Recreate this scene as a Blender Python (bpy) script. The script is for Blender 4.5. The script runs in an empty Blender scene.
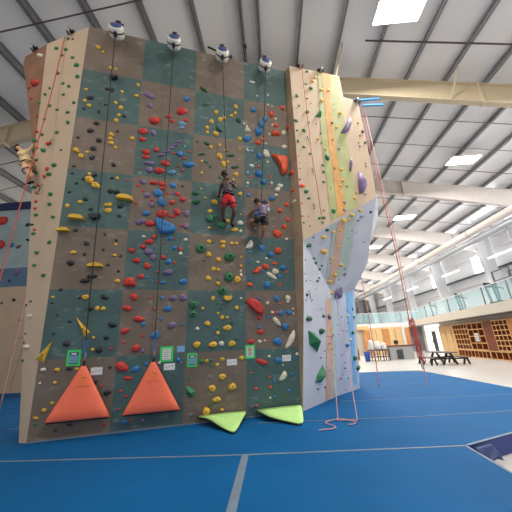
import bpy, bmesh, math, random
from mathutils import Vector, Matrix, noise
sc = bpy.context.scene
COL = sc.collection
PI = math.pi
R_ = math.radians

# ---------------------------------------------------------------- camera frame
F_PX, PITCH, ROLL, EYE, YAW = 267.03, .3183, -.0451, 1.3671, .052
cp, sp = math.cos(PITCH), math.sin(PITCH)
cF = Vector((0, cp, sp)); u0 = Vector((0, -sp, cp)); r0 = Vector((1, 0, 0))
cr_, sr_ = math.cos(ROLL), math.sin(ROLL)
cR = r0*cr_ + u0*sr_; cU = u0*cr_ - r0*sr_
cam = bpy.data.cameras.new('camera'); camo = bpy.data.objects.new('camera', cam); COL.objects.link(camo)
m = Matrix(((cR.x, cU.x, -cF.x, 0), (cR.y, cU.y, -cF.y, 0), (cR.z, cU.z, -cF.z, EYE), (0, 0, 0, 1)))
camo.matrix_world = m
cam.sensor_fit = 'HORIZONTAL'; cam.sensor_width = 36; cam.lens = 36*F_PX/512
cam.clip_start = .05; cam.clip_end = 300
sc.camera = camo

# hall axes: x' across the hall (right), y' down the hall
AX = Vector((math.sin(YAW), math.cos(YAW), 0)); CX = Vector((math.cos(YAW), -math.sin(YAW), 0))
def H(c, a, z=0): return CX*c + AX*a + Vector((0, 0, z))
# main climbing wall frame
PSI, ALPHA = .2678, .1024
UD = Vector((math.cos(PSI), math.sin(PSI), 0)); NW = Vector((math.sin(PSI), -math.cos(PSI), 0))
VD = Vector((0, 0, math.cos(ALPHA))) + NW*math.sin(ALPHA)
ND = (UD.cross(VD)).normalized()
B0 = Vector((-3.8564, 5.0047, 0)); UE = 4.8297; HT = 8.56; PW = 1.2188; Z1 = 1.2706; U1 = 1.223
def WP(u, v, n=0): return B0 + UD*u + VD*v + ND*n

# ---------------------------------------------------------------- materials
def lin(c):
    return tuple(((x/255)/12.92 if x/255 <= .04045 else ((x/255+.055)/1.055)**2.4) for x in c) + (1,)
MATS = {}
def mat(name, rgb, rough=.6, metal=0, var=.0, vscale=3.0, bump=0, bscale=40, emit=None, estr=1, alpha=None, trans=0, scuff=0):
    if name in MATS: return MATS[name]
    mt = bpy.data.materials.new(name); mt.use_nodes = True
    nt = mt.node_tree; b = nt.nodes['Principled BSDF']
    b.inputs['Base Color'].default_value = lin(rgb); b.inputs['Roughness'].default_value = rough
    b.inputs['Metallic'].default_value = metal
    tc = nt.nodes.new('ShaderNodeTexCoord')
    last = None
    if var:
        n = nt.nodes.new('ShaderNodeTexNoise'); n.inputs['Scale'].default_value = vscale; n.inputs['Detail'].default_value = 6
        nt.links.new(tc.outputs['Object'], n.inputs['Vector'])
        rp = nt.nodes.new('ShaderNodeValToRGB')
        rp.color_ramp.elements[0].position = .3; rp.color_ramp.elements[1].position = .7
        d = lin(rgb)
        rp.color_ramp.elements[0].color = tuple(x*(1-var) for x in d[:3]) + (1,)
        rp.color_ramp.elements[1].color = tuple(min(1, x*(1+var)) for x in d[:3]) + (1,)
        nt.links.new(n.outputs['Fac'], rp.inputs['Fac']); last = rp.outputs['Color']
        nt.links.new(last, b.inputs['Base Color'])
    if scuff:
        n2 = nt.nodes.new('ShaderNodeTexNoise'); n2.inputs['Scale'].default_value = 5.5; n2.inputs['Detail'].default_value = 9; n2.inputs['Roughness'].default_value = .68
        mp = nt.nodes.new('ShaderNodeMapping'); mp.inputs['Scale'].default_value = (.8, .8, 1.5)
        nt.links.new(tc.outputs['Object'], mp.inputs['Vector']); nt.links.new(mp.outputs['Vector'], n2.inputs['Vector'])
        r2 = nt.nodes.new('ShaderNodeValToRGB'); r2.color_ramp.elements[0].position = .56; r2.color_ramp.elements[1].position = .80
        r2.color_ramp.elements[0].color = (0, 0, 0, 1); r2.color_ramp.elements[1].color = (scuff, scuff, scuff, 1)
        mx = nt.nodes.new('ShaderNodeMix'); mx.data_type = 'RGBA'
        nt.links.new(n2.outputs['Fac'], r2.inputs['Fac']); nt.links.new(r2.outputs['Color'], mx.inputs['Factor'])
        if last: nt.links.new(last, mx.inputs['A'])
        else: mx.inputs['A'].default_value = lin(rgb)
        mx.inputs['B'].default_value = lin((205, 203, 196))
        nt.links.new(mx.outputs['Result'], b.inputs['Base Color'])
    if bump:
        nb = nt.nodes.new('ShaderNodeTexNoise'); nb.inputs['Scale'].default_value = bscale; nb.inputs['Detail'].default_value = 4
        nt.links.new(tc.outputs['Object'], nb.inputs['Vector'])
        bp = nt.nodes.new('ShaderNodeBump'); bp.inputs['Strength'].default_value = bump; bp.inputs['Distance'].default_value = .02
        nt.links.new(nb.outputs['Fac'], bp.inputs['Height']); nt.links.new(bp.outputs['Normal'], b.inputs['Normal'])
    if emit:
        b.inputs['Emission Color'].default_value = lin(emit); b.inputs['Emission Strength'].default_value = estr
    if trans: b.inputs['Transmission Weight'].default_value = trans; b.inputs['IOR'].default_value = 1.45
    if alpha is not None: b.inputs['Alpha'].default_value = alpha
    MATS[name] = mt
    return mt

M_TEAL = mat('teal_panel', (72, 99, 98), .62, var=.2, vscale=1.6, scuff=.42, bump=.15, bscale=60)
M_BROWN = mat('brown_panel', (116, 103, 92), .62, var=.18, vscale=1.6, scuff=.4, bump=.15, bscale=60)
M_BEIGE = mat('beige_panel', (198, 176, 152), .7, var=.07, vscale=1.2, bump=.1)
M_STRIP = mat('edge_panel', (172, 148, 122), .7, var=.12, vscale=2, bump=.1)
M_PALE = mat('pale_panel', (196, 199, 210), .7, var=.06, vscale=1.5, bump=.1)
M_BLUISH = mat('bluish_panel', (184, 195, 215), .7, var=.08, vscale=1.5, bump=.1)
M_RUST = mat('rust_panel', (142, 104, 84), .7, var=.25, vscale=2.0, bump=.1)
M_GREENB = mat('green_stripe', (176, 180, 128), .7, var=.1, vscale=3)
M_GREENL = mat('pale_green_stripe', (172, 188, 182), .7, var=.08, vscale=3)
M_ORANGEB = mat('orange_stripe', (216, 160, 96), .7, var=.14, vscale=4)
M_SALMON = mat('salmon_stripe', (206, 168, 148), .7, var=.1, vscale=4)
M_SKYB = mat('sky_blue_stripe', (120, 180, 225), .7, var=.1, vscale=4)
M_BACK = mat('wall_back', (150, 140, 128), .8)
HC = dict(y=(228, 180, 60), k=(40, 42, 48), r=(202, 56, 52), b=(52, 126, 190), c=(110, 160, 195), p=(126, 108, 148), g=(44, 122, 78),
          d=(30, 92, 58), w=(228, 220, 200), o=(228, 84, 46), n=(110, 84, 66))
HN = dict(y='yellow', k='black', r='red', b='blue', c='pale blue', p='purple', g='green', d='dark green', w='white', o='orange', n='brown')
M_H = {k: mat('hold_'+HN[k].replace(' ', '_'), v, .5 if k != 'k' else .42, var=.14, vscale=14, bump=.25, bscale=70) for k, v in HC.items()}
M_BOLT = mat('bolt', (60, 60, 62), .35, .8)
M_BLACK = mat('black', (24, 24, 26), .5)
M_STEEL = mat('steel', (170, 172, 176), .3, .9)
M_DKGREY = mat('dark_grey', (70, 74, 80), .5, var=.06)
M_PURLIN = mat('purlin_steel', (140, 142, 144), .5, .1, var=.06)
M_CREAM = mat('cream_steel', (214, 198, 168), .5, var=.03)
M_OFFW = mat('off_white_steel', (214, 205, 198), .5, var=.03)  # cream steel with whiter light painted in for farther frames; also the duct
M_ROOF = mat('roof_liner', (238, 237, 237), .65, var=.04, vscale=.6)
M_PIPE = mat('pipe', (92, 78, 74), .5)
M_LAMP = mat('lamp', (255, 250, 240), .4, emit=(255, 246, 232), estr=14)
M_TUBE = mat('strip_lamp', (255, 255, 255), .4, emit=(255, 255, 255), estr=5)
M_SKY = mat('daylight_pane', (255, 255, 255), .3, emit=(250, 252, 255), estr=6)
M_MAT = mat('mat_blue', (12, 86, 140), .72, var=.10, vscale=1.1, bump=.12, bscale=220)
M_MAT.node_tree.nodes['Principled BSDF'].inputs['Specular IOR Level'].default_value = .12
M_MATSIDE = mat('mat_side', (34, 60, 132), .5, var=.1, vscale=5)
M_TAPE = mat('seam_tape', (108, 124, 142), .6, var=.12, vscale=6)
M_FLOOR = mat('pale_concrete', (190, 187, 182), .3, var=.05, vscale=.7)
M_WHITE = mat('white_paint', (222, 222, 222), .6, var=.02)
M_FASCIA = mat('fascia_cream', (206, 198, 184), .6)
M_WALLR = mat('wall_paint', (212, 211, 211), .7, var=.02)
M_LINING_SHADE = mat('shaded_wood_lining', (150, 84, 54), .55, var=.15, vscale=4)  # wood darkened so the shade inside the cubbies is in its colour
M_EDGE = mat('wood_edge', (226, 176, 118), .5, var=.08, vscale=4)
M_SOFFIT = mat('soffit_grey', (170, 170, 178), .7)
M_GLASS = mat('rail_glass', (175, 222, 226), .06, alpha=.24)
M_WOOD = mat('orange_wood', (206, 140, 82), .5, var=.18, vscale=3)
M_WOODL = mat('pale_wood', (226, 190, 138), .5, var=.12, vscale=3)
M_WOODD = mat('dark_wood', (120, 60, 42), .5, var=.2, vscale=3)
M_ORANGE = mat('orange_vinyl', (255, 118, 86), .45, var=.05, vscale=3, bump=.1, bscale=12)
M_EMBLEM = mat('emblem_yellow', (246, 140, 62), .5)
M_LIME = mat('lime_vinyl', (184, 230, 142), .45, var=.08, vscale=4, bump=.12, bscale=14)
M_SIGNG = mat('sign_green', (70, 214, 110), .5)
M_PAPER = mat('paper', (228, 226, 226), .6)
M_NAVY = mat('sign_navy', (38, 52, 100), .5)
M_SIGNB = mat('sign_blue', (128, 178, 222), .5)
M_INK = mat('ink_grey', (120, 122, 128), .6)
M_SIGNR = mat('sign_red', (190, 50, 60), .5)
M_ROPER = mat('rope_red', (190, 92, 76), .8)
M_ROPEP = mat('rope_pink', (206, 150, 146), .8)
M_STRAP = mat('strap_dark', (48, 46, 44), .8)
M_STRAPB = mat('strap_blue', (60, 110, 180), .7)
M_SKIN_D = mat('skin_deep', (96, 62, 48), .55)
M_SKIN_B = mat('skin_brown', (142, 92, 66), .55)
M_SKIN_L = mat('skin_light', (226, 176, 146), .55)
M_HAIR = mat('hair_black', (24, 20, 20), .7)
M_HAIRB = mat('hair_brown', (96, 58, 36), .7)
M_SHIRTG = mat('shirt_charcoal', (74, 68, 78), .8)
M_SHIRTP = mat('shirt_lilac', (112, 104, 132), .8)
M_SHIRTT = mat('shirt_tan', (226, 202, 150), .8)
M_SHORTR = mat('shorts_red', (204, 32, 42), .75)
M_SHORTK = mat('shorts_black', (26, 27, 34), .8)
M_SHORTPK = mat('shorts_pink', (232, 180, 160), .8)
M_ABW = mat('device_white', (226, 222, 218), .4)
M_ABB = mat('device_blue', (58, 76, 130), .4)
M_EYE = mat('eye', (20, 18, 18), .3)

# ---------------------------------------------------------------- mesh helpers
class MB:
    def __init__(s): s.bm = bmesh.new(); s.mats = []
    def mi(s, m_):
        if m_ not in s.mats: s.mats.append(m_)
        return s.mats.index(m_)
    def face(s, pts, m_, flip=False):
        vs = [s.bm.verts.new(Vector(p)) for p in (reversed(pts) if flip else pts)]
        f = s.bm.faces.new(vs); f.material_index = s.mi(m_); return f
    def box(s, x0, x1, y0, y1, z0, z1, m_):
        c = [Vector((x, y, z)) for z in (z0, z1) for y in (y0, y1) for x in (x0, x1)]
        s.hexa(c, m_)
    def hexa(s, c, m_):
        vs = [s.bm.verts.new(p) for p in c]; k = s.mi(m_)
        for q in ((0, 2, 3, 1), (4, 5, 7, 6), (0, 1, 5, 4), (2, 6, 7, 3), (0, 4, 6, 2), (1, 3, 7, 5)):
            f = s.bm.faces.new([vs[i] for i in q]); f.material_index = k
    def beam(s, p, q, w, h, m_, up=Vector((0, 0, 1))):
        p, q = Vector(p), Vector(q); d = (q-p).normalized()
        sd = d.cross(up)
        if sd.length < 1e-4: sd = d.cross(Vector((0, 1, 0)))
        sd.normalize(); u = sd.cross(d).normalized()
        c = []
        for a in (p, q):
            pass
        c = [p-sd*w/2-u*h/2, p+sd*w/2-u*h/2, q-sd*w/2-u*h/2, q+sd*w/2-u*h/2, p-sd*w/2+u*h/2, p+sd*w/2+u*h/2, q-sd*w/2+u*h/2, q+sd*w/2+u*h/2]
        s.hexa(c, m_)
    def tube(s, pts, r, m_, n=8, smooth=True, cap=True):
        pts = [Vector(p) for p in pts]; rings = []; k = s.mi(m_)
        prev = None
        for i, p in enumerate(pts):
            d = (pts[min(i+1, len(pts)-1)] - pts[max(i-1, 0)]).normalized()
            if prev is None:
                a = d.orthogonal().normalized()
            else:
                a = (prev - d*prev.dot(d))
                a = a.normalized() if a.length > 1e-5 else d.orthogonal().normalized()
            prev = a; b = d.cross(a)
            rr = r[i] if isinstance(r, (list, tuple)) else r
            rings.append([s.bm.verts.new(p + (a*math.cos(2*PI*j/n) + b*math.sin(2*PI*j/n))*rr) for j in range(n)])
        for i in range(len(rings)-1):
            for j in range(n):
                f = s.bm.faces.new((rings[i][j], rings[i][(j+1) % n], rings[i+1][(j+1) % n], rings[i+1][j])); f.material_index = k; f.smooth = smooth
        if cap:
            for rg, rev in ((rings[0], True), (rings[-1], False)):
                f = s.bm.faces.new(list(reversed(rg)) if rev else rg); f.material_index = k
    def lathe(s, prof, origin, axis, m_, n=16, smooth=True):
        o = Vector(origin); ax = Vector(axis).normalized(); a = ax.orthogonal().normalized(); b = ax.cross(a); k = s.mi(m_)
        rings = []
        for (r, t) in prof:
            if r < 1e-6: rings.append([s.bm.verts.new(o+ax*t)])
            else: rings.append([s.bm.verts.new(o+ax*t+(a*math.cos(2*PI*j/n)+b*math.sin(2*PI*j/n))*r) for j in range(n)])
        for i in range(len(rings)-1):
            A, B = rings[i], rings[i+1]
            for j in range(n):
                if len(A) == 1 and len(B) == 1: continue
                if len(A) == 1: vs = (A[0], B[(j+1) % n], B[j])
                elif len(B) == 1: vs = (A[j], A[(j+1) % n], B[0])
                else: vs = (A[j], A[(j+1) % n], B[(j+1) % n], B[j])
                f = s.bm.faces.new(vs); f.material_index = k; f.smooth = smooth
    def prism(s, pts, vec, m_, mside=None):
        vec = Vector(vec); lo = [s.bm.verts.new(Vector(p)) for p in pts]; hi = [s.bm.verts.new(Vector(p)+vec) for p in pts]
        k, k2 = s.mi(m_), s.mi(mside or m_); n = len(lo)
        for q, kk in [(list(reversed(lo)), k), (hi, k)] + [((lo[i], lo[(i+1) % n], hi[(i+1) % n], hi[i]), k2) for i in range(n)]:
            f = s.bm.faces.new(q); f.material_index = kk
    def build(s, name, parent=None, normals=True, bevel=0):
        if normals: bmesh.ops.recalc_face_normals(s.bm, faces=s.bm.faces)
        me = bpy.data.meshes.new(name); s.bm.to_mesh(me); s.bm.free()
        for m_ in s.mats: me.materials.append(m_)
        o = bpy.data.objects.new(name, me); COL.objects.link(o)
        if parent is not None: o.parent = parent
        if bevel:
            b = o.modifiers.new('bevel', 'BEVEL'); b.width = bevel; b.segments = 2; b.limit_method = 'ANGLE'
        return o
def tag(o, label=None, cat=None, group=None, kind=None):
    if label: o['label'] = label
    if cat: o['category'] = cat
    if group: o['group'] = group
    if kind: o['kind'] = kind
    return o
def root(name, loc, label, cat, group=None, rz=0):
    o = bpy.data.objects.new(name, None); COL.objects.link(o); o.location = loc; o.rotation_euler = (0, 0, rz)
    o.empty_display_size = .1
    return tag(o, label, cat, group)
def struct(mb, name):
    o = mb.build(name); o['kind'] = 'structure'; return o
HR = -YAW                      # z rotation that turns local x,y into hall across/along
def hallobj(o): o.rotation_euler = (0, 0, HR); return o
RYAW = YAW + R_(8)
def RP(s, o, z=0):             # frame of the right-hand side: s along, o outward from the hall
    d = AX*math.cos(R_(8)) + CX*math.sin(R_(8)); n = CX*math.cos(R_(8)) - AX*math.sin(R_(8))
    return H(12.2, 18, 0) + d*s + n*o + Vector((0, 0, z))
ORD = ['first', 'second', 'third', 'fourth', 'fifth', 'sixth', 'seventh', 'eighth', 'ninth', 'tenth', 'eleventh', 'twelfth', 'thirteenth', 'fourteenth', 'fifteenth', 'sixteenth', 'seventeenth', 'eighteenth', 'nineteenth', 'twentieth']
EXPO = 0.36
FACES = {
 'main': [((-3.856,5.005,0.000),(0.801,6.283,0.000),(1.033,5.439,8.515)), ((-3.856,5.005,0.000),(1.033,5.439,8.515),(-3.625,4.161,8.515))],
 'strip': [((0.801,6.283,0.000),(0.826,6.269,0.000),(0.996,5.838,2.233)), ((0.801,6.283,0.000),(0.996,5.838,2.233),(0.863,6.059,2.258)), ((0.863,6.059,2.258),(0.996,5.838,2.233),(1.084,5.669,3.550)), ((0.863,6.059,2.258),(1.084,5.669,3.550),(0.899,5.928,3.581)), ((0.899,5.928,3.581),(1.084,5.669,3.550),(1.107,5.432,5.838)), ((0.899,5.928,3.581),(1.107,5.432,5.838),(0.961,5.701,5.869)), ((0.961,5.701,5.869),(1.107,5.432,5.838),(1.120,5.196,8.378)), ((0.961,5.701,5.869),(1.120,5.196,8.378),(1.033,5.439,8.515))],
 'ru': [((1.084,5.669,3.550),(3.288,6.331,4.959),(3.268,6.228,5.898)), ((1.084,5.669,3.550),(3.268,6.228,5.898),(3.202,6.080,7.137)), ((1.084,5.669,3.550),(3.202,6.080,7.137),(3.136,5.977,7.914)), ((1.084,5.669,3.550),(3.136,5.977,7.914),(2.680,5.812,7.903)), ((1.084,5.669,3.550),(2.680,5.812,7.903),(2.624,5.722,8.596)), ((1.084,5.669,3.550),(2.624,5.722,8.596),(1.120,5.196,8.378)), ((1.084,5.669,3.550),(1.120,5.196,8.378),(1.107,5.432,5.838))],
 'ro': [((1.084,5.669,3.550),(2.098,7.378,2.507),(3.288,7.619,3.503)), ((1.084,5.669,3.550),(3.288,7.619,3.503),(3.288,6.331,4.959)), ((2.098,7.378,2.507),(3.046,8.339,2.877),(3.288,7.619,3.503))],
 'l1': [((0.826,6.269,0.000),(1.946,7.736,0.000),(0.996,5.838,2.233)), ((0.996,5.838,2.233),(1.946,7.736,0.000),(2.098,7.378,2.507)), ((0.996,5.838,2.233),(2.098,7.378,2.507),(1.084,5.669,3.550))],
 'l2': [((1.946,7.736,0.000),(2.873,8.698,0.000),(3.046,8.339,2.877)), ((1.946,7.736,0.000),(3.046,8.339,2.877),(2.098,7.378,2.507))],
 'lw': [((-3.856,5.005,0.000),(-3.625,4.161,8.515),(-4.795,4.438,8.435)), ((-3.856,5.005,0.000),(-4.795,4.438,8.435),(-4.633,4.704,5.169)), ((-3.856,5.005,0.000),(-4.633,4.704,5.169),(-4.447,4.797,3.702)), ((-3.856,5.005,0.000),(-4.447,4.797,3.702),(-4.235,4.926,1.787)), ((-3.856,5.005,0.000),(-4.235,4.926,1.787),(-4.013,5.045,0.000))],
 'lw2': [((-4.795,4.438,8.435),(-5.487,4.654,8.350),(-5.577,4.746,8.243)), ((-4.795,4.438,8.435),(-5.577,4.746,8.243),(-5.258,4.730,7.281)), ((-4.795,4.438,8.435),(-5.258,4.730,7.281),(-4.903,4.711,6.173)), ((-4.795,4.438,8.435),(-4.903,4.711,6.173),(-4.633,4.704,5.169))],
}
STRIPES = [
('green painted stripe', M_GREENB, [((1.945,5.477,8.489),(2.592,5.704,8.576)),((1.936,5.494,8.284),(2.591,5.725,8.363)),((1.927,5.511,8.081),(2.589,5.746,8.152)),((1.918,5.528,7.881),(2.588,5.766,7.944)),((1.908,5.545,7.681),(2.588,5.787,7.737)),((1.894,5.561,7.470),(2.593,5.810,7.525)),((1.880,5.577,7.261),(2.599,5.833,7.317)),((1.866,5.593,7.056),(2.605,5.856,7.110)),((1.855,5.610,6.840),(2.609,5.878,6.906)),((1.849,5.632,6.603),(2.610,5.899,6.703)),((1.842,5.653,6.370),(2.611,5.920,6.503)),((1.836,5.674,6.140),(2.613,5.940,6.305)),((1.835,5.693,5.945),(2.617,5.960,6.121)),((1.840,5.711,5.782),(2.624,5.980,5.952)),((1.844,5.729,5.622),(2.631,5.999,5.785)),((1.848,5.747,5.462),(2.638,6.018,5.619)),((1.851,5.762,5.314),(2.640,6.035,5.463)),((1.853,5.778,5.172),(2.640,6.050,5.314)),((1.855,5.793,5.031),(2.640,6.065,5.166)),((1.857,5.807,4.891),(2.640,6.080,5.020)),((1.857,5.826,4.705),(2.641,6.091,4.907)),((1.856,5.845,4.511),(2.641,6.102,4.802)),((1.855,5.864,4.320),(2.641,6.113,4.697)),((1.854,5.883,4.132),(2.641,6.123,4.593))]),
('orange painted stripe', M_ORANGEB, [((2.068,5.517,8.493),(2.336,5.610,8.537)),((2.064,5.535,8.295),(2.312,5.625,8.305)),((2.059,5.554,8.099),(2.289,5.640,8.076)),((2.055,5.571,7.905),(2.267,5.654,7.851)),((2.050,5.589,7.714),(2.244,5.668,7.629)),((2.046,5.608,7.517),(2.229,5.685,7.414)),((2.043,5.627,7.310),(2.225,5.704,7.206)),((2.040,5.647,7.105),(2.220,5.723,7.002)),((2.037,5.666,6.903),(2.216,5.742,6.799)),((2.033,5.685,6.704),(2.212,5.760,6.599)),((2.034,5.706,6.498),(2.215,5.781,6.404)),((2.036,5.727,6.292),(2.221,5.803,6.212)),((2.038,5.748,6.088),(2.226,5.824,6.021)),((2.040,5.769,5.887),(2.232,5.845,5.833)),((2.042,5.789,5.694),(2.237,5.865,5.656)),((2.047,5.808,5.523),(2.245,5.881,5.522)),((2.051,5.827,5.354),(2.252,5.897,5.388)),((2.056,5.846,5.186),(2.259,5.913,5.255)),((2.060,5.864,5.020),(2.266,5.928,5.124)),((2.060,5.880,4.859),(2.272,5.945,4.980)),((2.056,5.895,4.701),(2.279,5.963,4.829)),((2.052,5.909,4.545),(2.285,5.980,4.680)),((2.048,5.923,4.390),(2.292,5.998,4.532)),((2.044,5.937,4.237),(2.298,6.015,4.385))]),
('pale green painted stripe', M_GREENL, [((1.850,5.918,4.004),(2.633,6.173,4.482)),((1.859,5.975,3.949),(2.631,6.218,4.429)),((1.869,6.033,3.893),(2.629,6.264,4.375)),((1.878,6.092,3.836),(2.627,6.310,4.321)),((1.888,6.151,3.778),(2.625,6.356,4.267)),((1.893,6.211,3.715),(2.622,6.415,4.198)),((1.883,6.271,3.637),(2.616,6.512,4.082)),((1.873,6.333,3.558),(2.610,6.611,3.964)),((1.861,6.390,3.477),(2.603,6.711,3.845)),((1.849,6.445,3.394),(2.597,6.813,3.724)),((1.836,6.500,3.310),(2.590,6.916,3.600)),((1.826,6.557,3.228),(2.577,7.004,3.485)),((1.818,6.614,3.148),(2.556,7.072,3.377)),((1.811,6.672,3.067),(2.534,7.140,3.268)),((1.803,6.730,2.985),(2.512,7.208,3.158)),((1.795,6.789,2.902),(2.491,7.277,3.047))]),
('salmon painted stripe', M_SALMON, [((2.029,5.986,4.095),(2.285,6.086,4.232)),((2.025,6.044,4.025),(2.279,6.158,4.145)),((2.020,6.103,3.954),(2.273,6.230,4.057)),((2.016,6.162,3.883),(2.266,6.303,3.969)),((2.011,6.222,3.811),(2.260,6.378,3.879)),((2.005,6.283,3.736),(2.253,6.450,3.790)),((1.993,6.346,3.653),(2.241,6.515,3.704)),((1.980,6.410,3.569),(2.229,6.581,3.618)),((1.967,6.471,3.483),(2.217,6.648,3.531)),((1.953,6.528,3.395),(2.203,6.708,3.442)),((1.938,6.586,3.306),(2.189,6.768,3.351)),((1.924,6.643,3.219),(2.173,6.826,3.260)),((1.911,6.701,3.133),(2.157,6.883,3.172)),((1.899,6.758,3.046),(2.141,6.940,3.082)),((1.886,6.817,2.958),(2.125,6.997,2.992)),((1.873,6.876,2.870),(2.108,7.055,2.901)),((1.860,6.935,2.781),(2.092,7.113,2.810))]),
('pale green painted stripe', M_GREENL, [((1.964,7.188,2.427),(2.083,7.349,2.475)),((1.955,7.199,2.321),(2.077,7.366,2.364)),((1.946,7.209,2.216),(2.070,7.382,2.253)),((1.936,7.220,2.111),(2.064,7.399,2.142)),((1.927,7.231,2.007),(2.058,7.415,2.033)),((1.918,7.241,1.904),(2.052,7.431,1.923)),((1.909,7.252,1.801),(2.046,7.448,1.815)),((1.900,7.262,1.699),(2.040,7.464,1.707)),((1.889,7.271,1.593),(2.033,7.480,1.596)),((1.876,7.279,1.479),(2.026,7.496,1.479)),((1.863,7.286,1.366),(2.019,7.513,1.362)),((1.850,7.293,1.255),(2.012,7.529,1.247)),((1.838,7.300,1.144),(2.004,7.545,1.132)),((1.825,7.307,1.034),(1.997,7.561,1.017)),((1.812,7.314,0.924),(1.990,7.577,0.904)),((1.800,7.320,0.816),(1.983,7.593,0.791)),((1.787,7.325,0.714),(1.976,7.606,0.688)),((1.774,7.329,0.615),(1.969,7.618,0.591)),((1.761,7.333,0.517),(1.961,7.630,0.494)),((1.749,7.342,0.419),(1.954,7.641,0.398)),((1.740,7.358,0.321),(1.947,7.653,0.303)),((1.730,7.374,0.223),(1.940,7.664,0.208)),((1.720,7.390,0.126),(1.932,7.676,0.113)),((1.710,7.405,0.029),(1.926,7.691,0.018))]),
('salmon painted stripe', M_SALMON, [((1.734,6.867,2.361),(1.964,7.188,2.427)),((1.726,6.878,2.263),(1.955,7.199,2.321)),((1.718,6.889,2.166),(1.946,7.209,2.216)),((1.710,6.900,2.069),(1.936,7.220,2.111)),((1.702,6.911,1.973),(1.927,7.231,2.007)),((1.695,6.922,1.878),(1.918,7.241,1.904)),((1.687,6.933,1.783),(1.909,7.252,1.801)),((1.679,6.943,1.688),(1.900,7.262,1.699)),((1.671,6.954,1.589),(1.889,7.271,1.593)),((1.660,6.964,1.480),(1.876,7.279,1.479)),((1.650,6.974,1.372),(1.863,7.286,1.366)),((1.640,6.984,1.265),(1.850,7.293,1.255)),((1.630,6.995,1.159),(1.838,7.300,1.144)),((1.620,7.005,1.053),(1.825,7.307,1.034)),((1.611,7.014,0.948),(1.812,7.314,0.924)),((1.601,7.024,0.844),(1.800,7.320,0.816)),((1.591,7.041,0.739),(1.787,7.325,0.713)),((1.581,7.059,0.634),(1.774,7.329,0.612)),((1.571,7.077,0.530),(1.761,7.333,0.512)),((1.562,7.094,0.427),(1.749,7.344,0.411)),((1.552,7.112,0.324),(1.739,7.360,0.311)),((1.542,7.129,0.222),(1.729,7.376,0.211)),((1.533,7.146,0.120),(1.719,7.392,0.112)),((1.523,7.163,0.018),(1.709,7.408,0.013))]),
('sky blue painted stripe', M_SKYB, [((2.622,7.908,2.661),(2.972,8.255,2.832)),((2.622,7.946,2.481),(2.946,8.269,2.630)),((2.623,7.984,2.303),(2.918,8.279,2.429)),((2.623,8.021,2.125),(2.891,8.288,2.231)),((2.624,8.059,1.948),(2.865,8.297,2.035)),((2.624,8.096,1.772),(2.839,8.306,1.842)),((2.624,8.126,1.616),(2.818,8.316,1.671)),((2.628,8.148,1.519),(2.812,8.331,1.562)),((2.632,8.170,1.422),(2.807,8.346,1.453)),((2.636,8.193,1.325),(2.801,8.361,1.344)),((2.640,8.215,1.229),(2.796,8.375,1.236)),((2.644,8.237,1.133),(2.790,8.390,1.129)),((2.645,8.256,1.037),(2.787,8.405,1.027)),((2.643,8.272,0.942),(2.784,8.420,0.930)),((2.641,8.287,0.847),(2.782,8.436,0.833)),((2.639,8.303,0.752),(2.779,8.452,0.737)),((2.637,8.318,0.658),(2.777,8.467,0.642)),((2.635,8.334,0.564),(2.775,8.483,0.546)),((2.631,8.344,0.489),(2.774,8.495,0.472)),((2.626,8.352,0.419),(2.773,8.507,0.406)),((2.621,8.360,0.350),(2.773,8.519,0.340)),((2.617,8.368,0.281),(2.772,8.531,0.273)),((2.612,8.376,0.213),(2.772,8.543,0.207)),((2.608,8.384,0.144),(2.771,8.555,0.141))]),
]
QD = [((-4.198,4.557,5.666),(-0.224,-0.970,-0.090),'steel and black quickdraw beside the orange hold on the left wing'),
((-4.288,4.673,4.642),(-0.224,-0.970,-0.090),'quickdraw below the diagonal red holds on the left wing'),
((1.431,5.518,6.305),(0.341,-0.935,-0.094),'upper quickdraw on beige part of right wing beside the red rope'),
((1.471,5.619,5.446),(0.341,-0.935,-0.094),'lower quickdraw on beige part of right wing beside the red rope'),
((1.418,5.697,4.488),(0.341,-0.935,-0.094),'lowest quickdraw on beige part of right wing above the overhang'),
((1.138,5.994,2.455),(0.817,-0.562,-0.126),'quickdraw on pale lower face of right wing'),
]
PULLEYS = [((-5.170,4.560,8.443),'black rope anchor on top of the rust brown wing edge'),
((-4.113,4.279,8.512),'black rope anchor on top of the beige left wing'),
((1.421,5.303,8.464),'black rope anchor on top of the right wing beside the checkered face'),
((2.034,5.517,8.560),'black rope anchor on top of the right wing over the orange stripe'),
((3.091,5.969,7.893),'black rope anchor at the stepped right corner of the right wing'),
]
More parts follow.
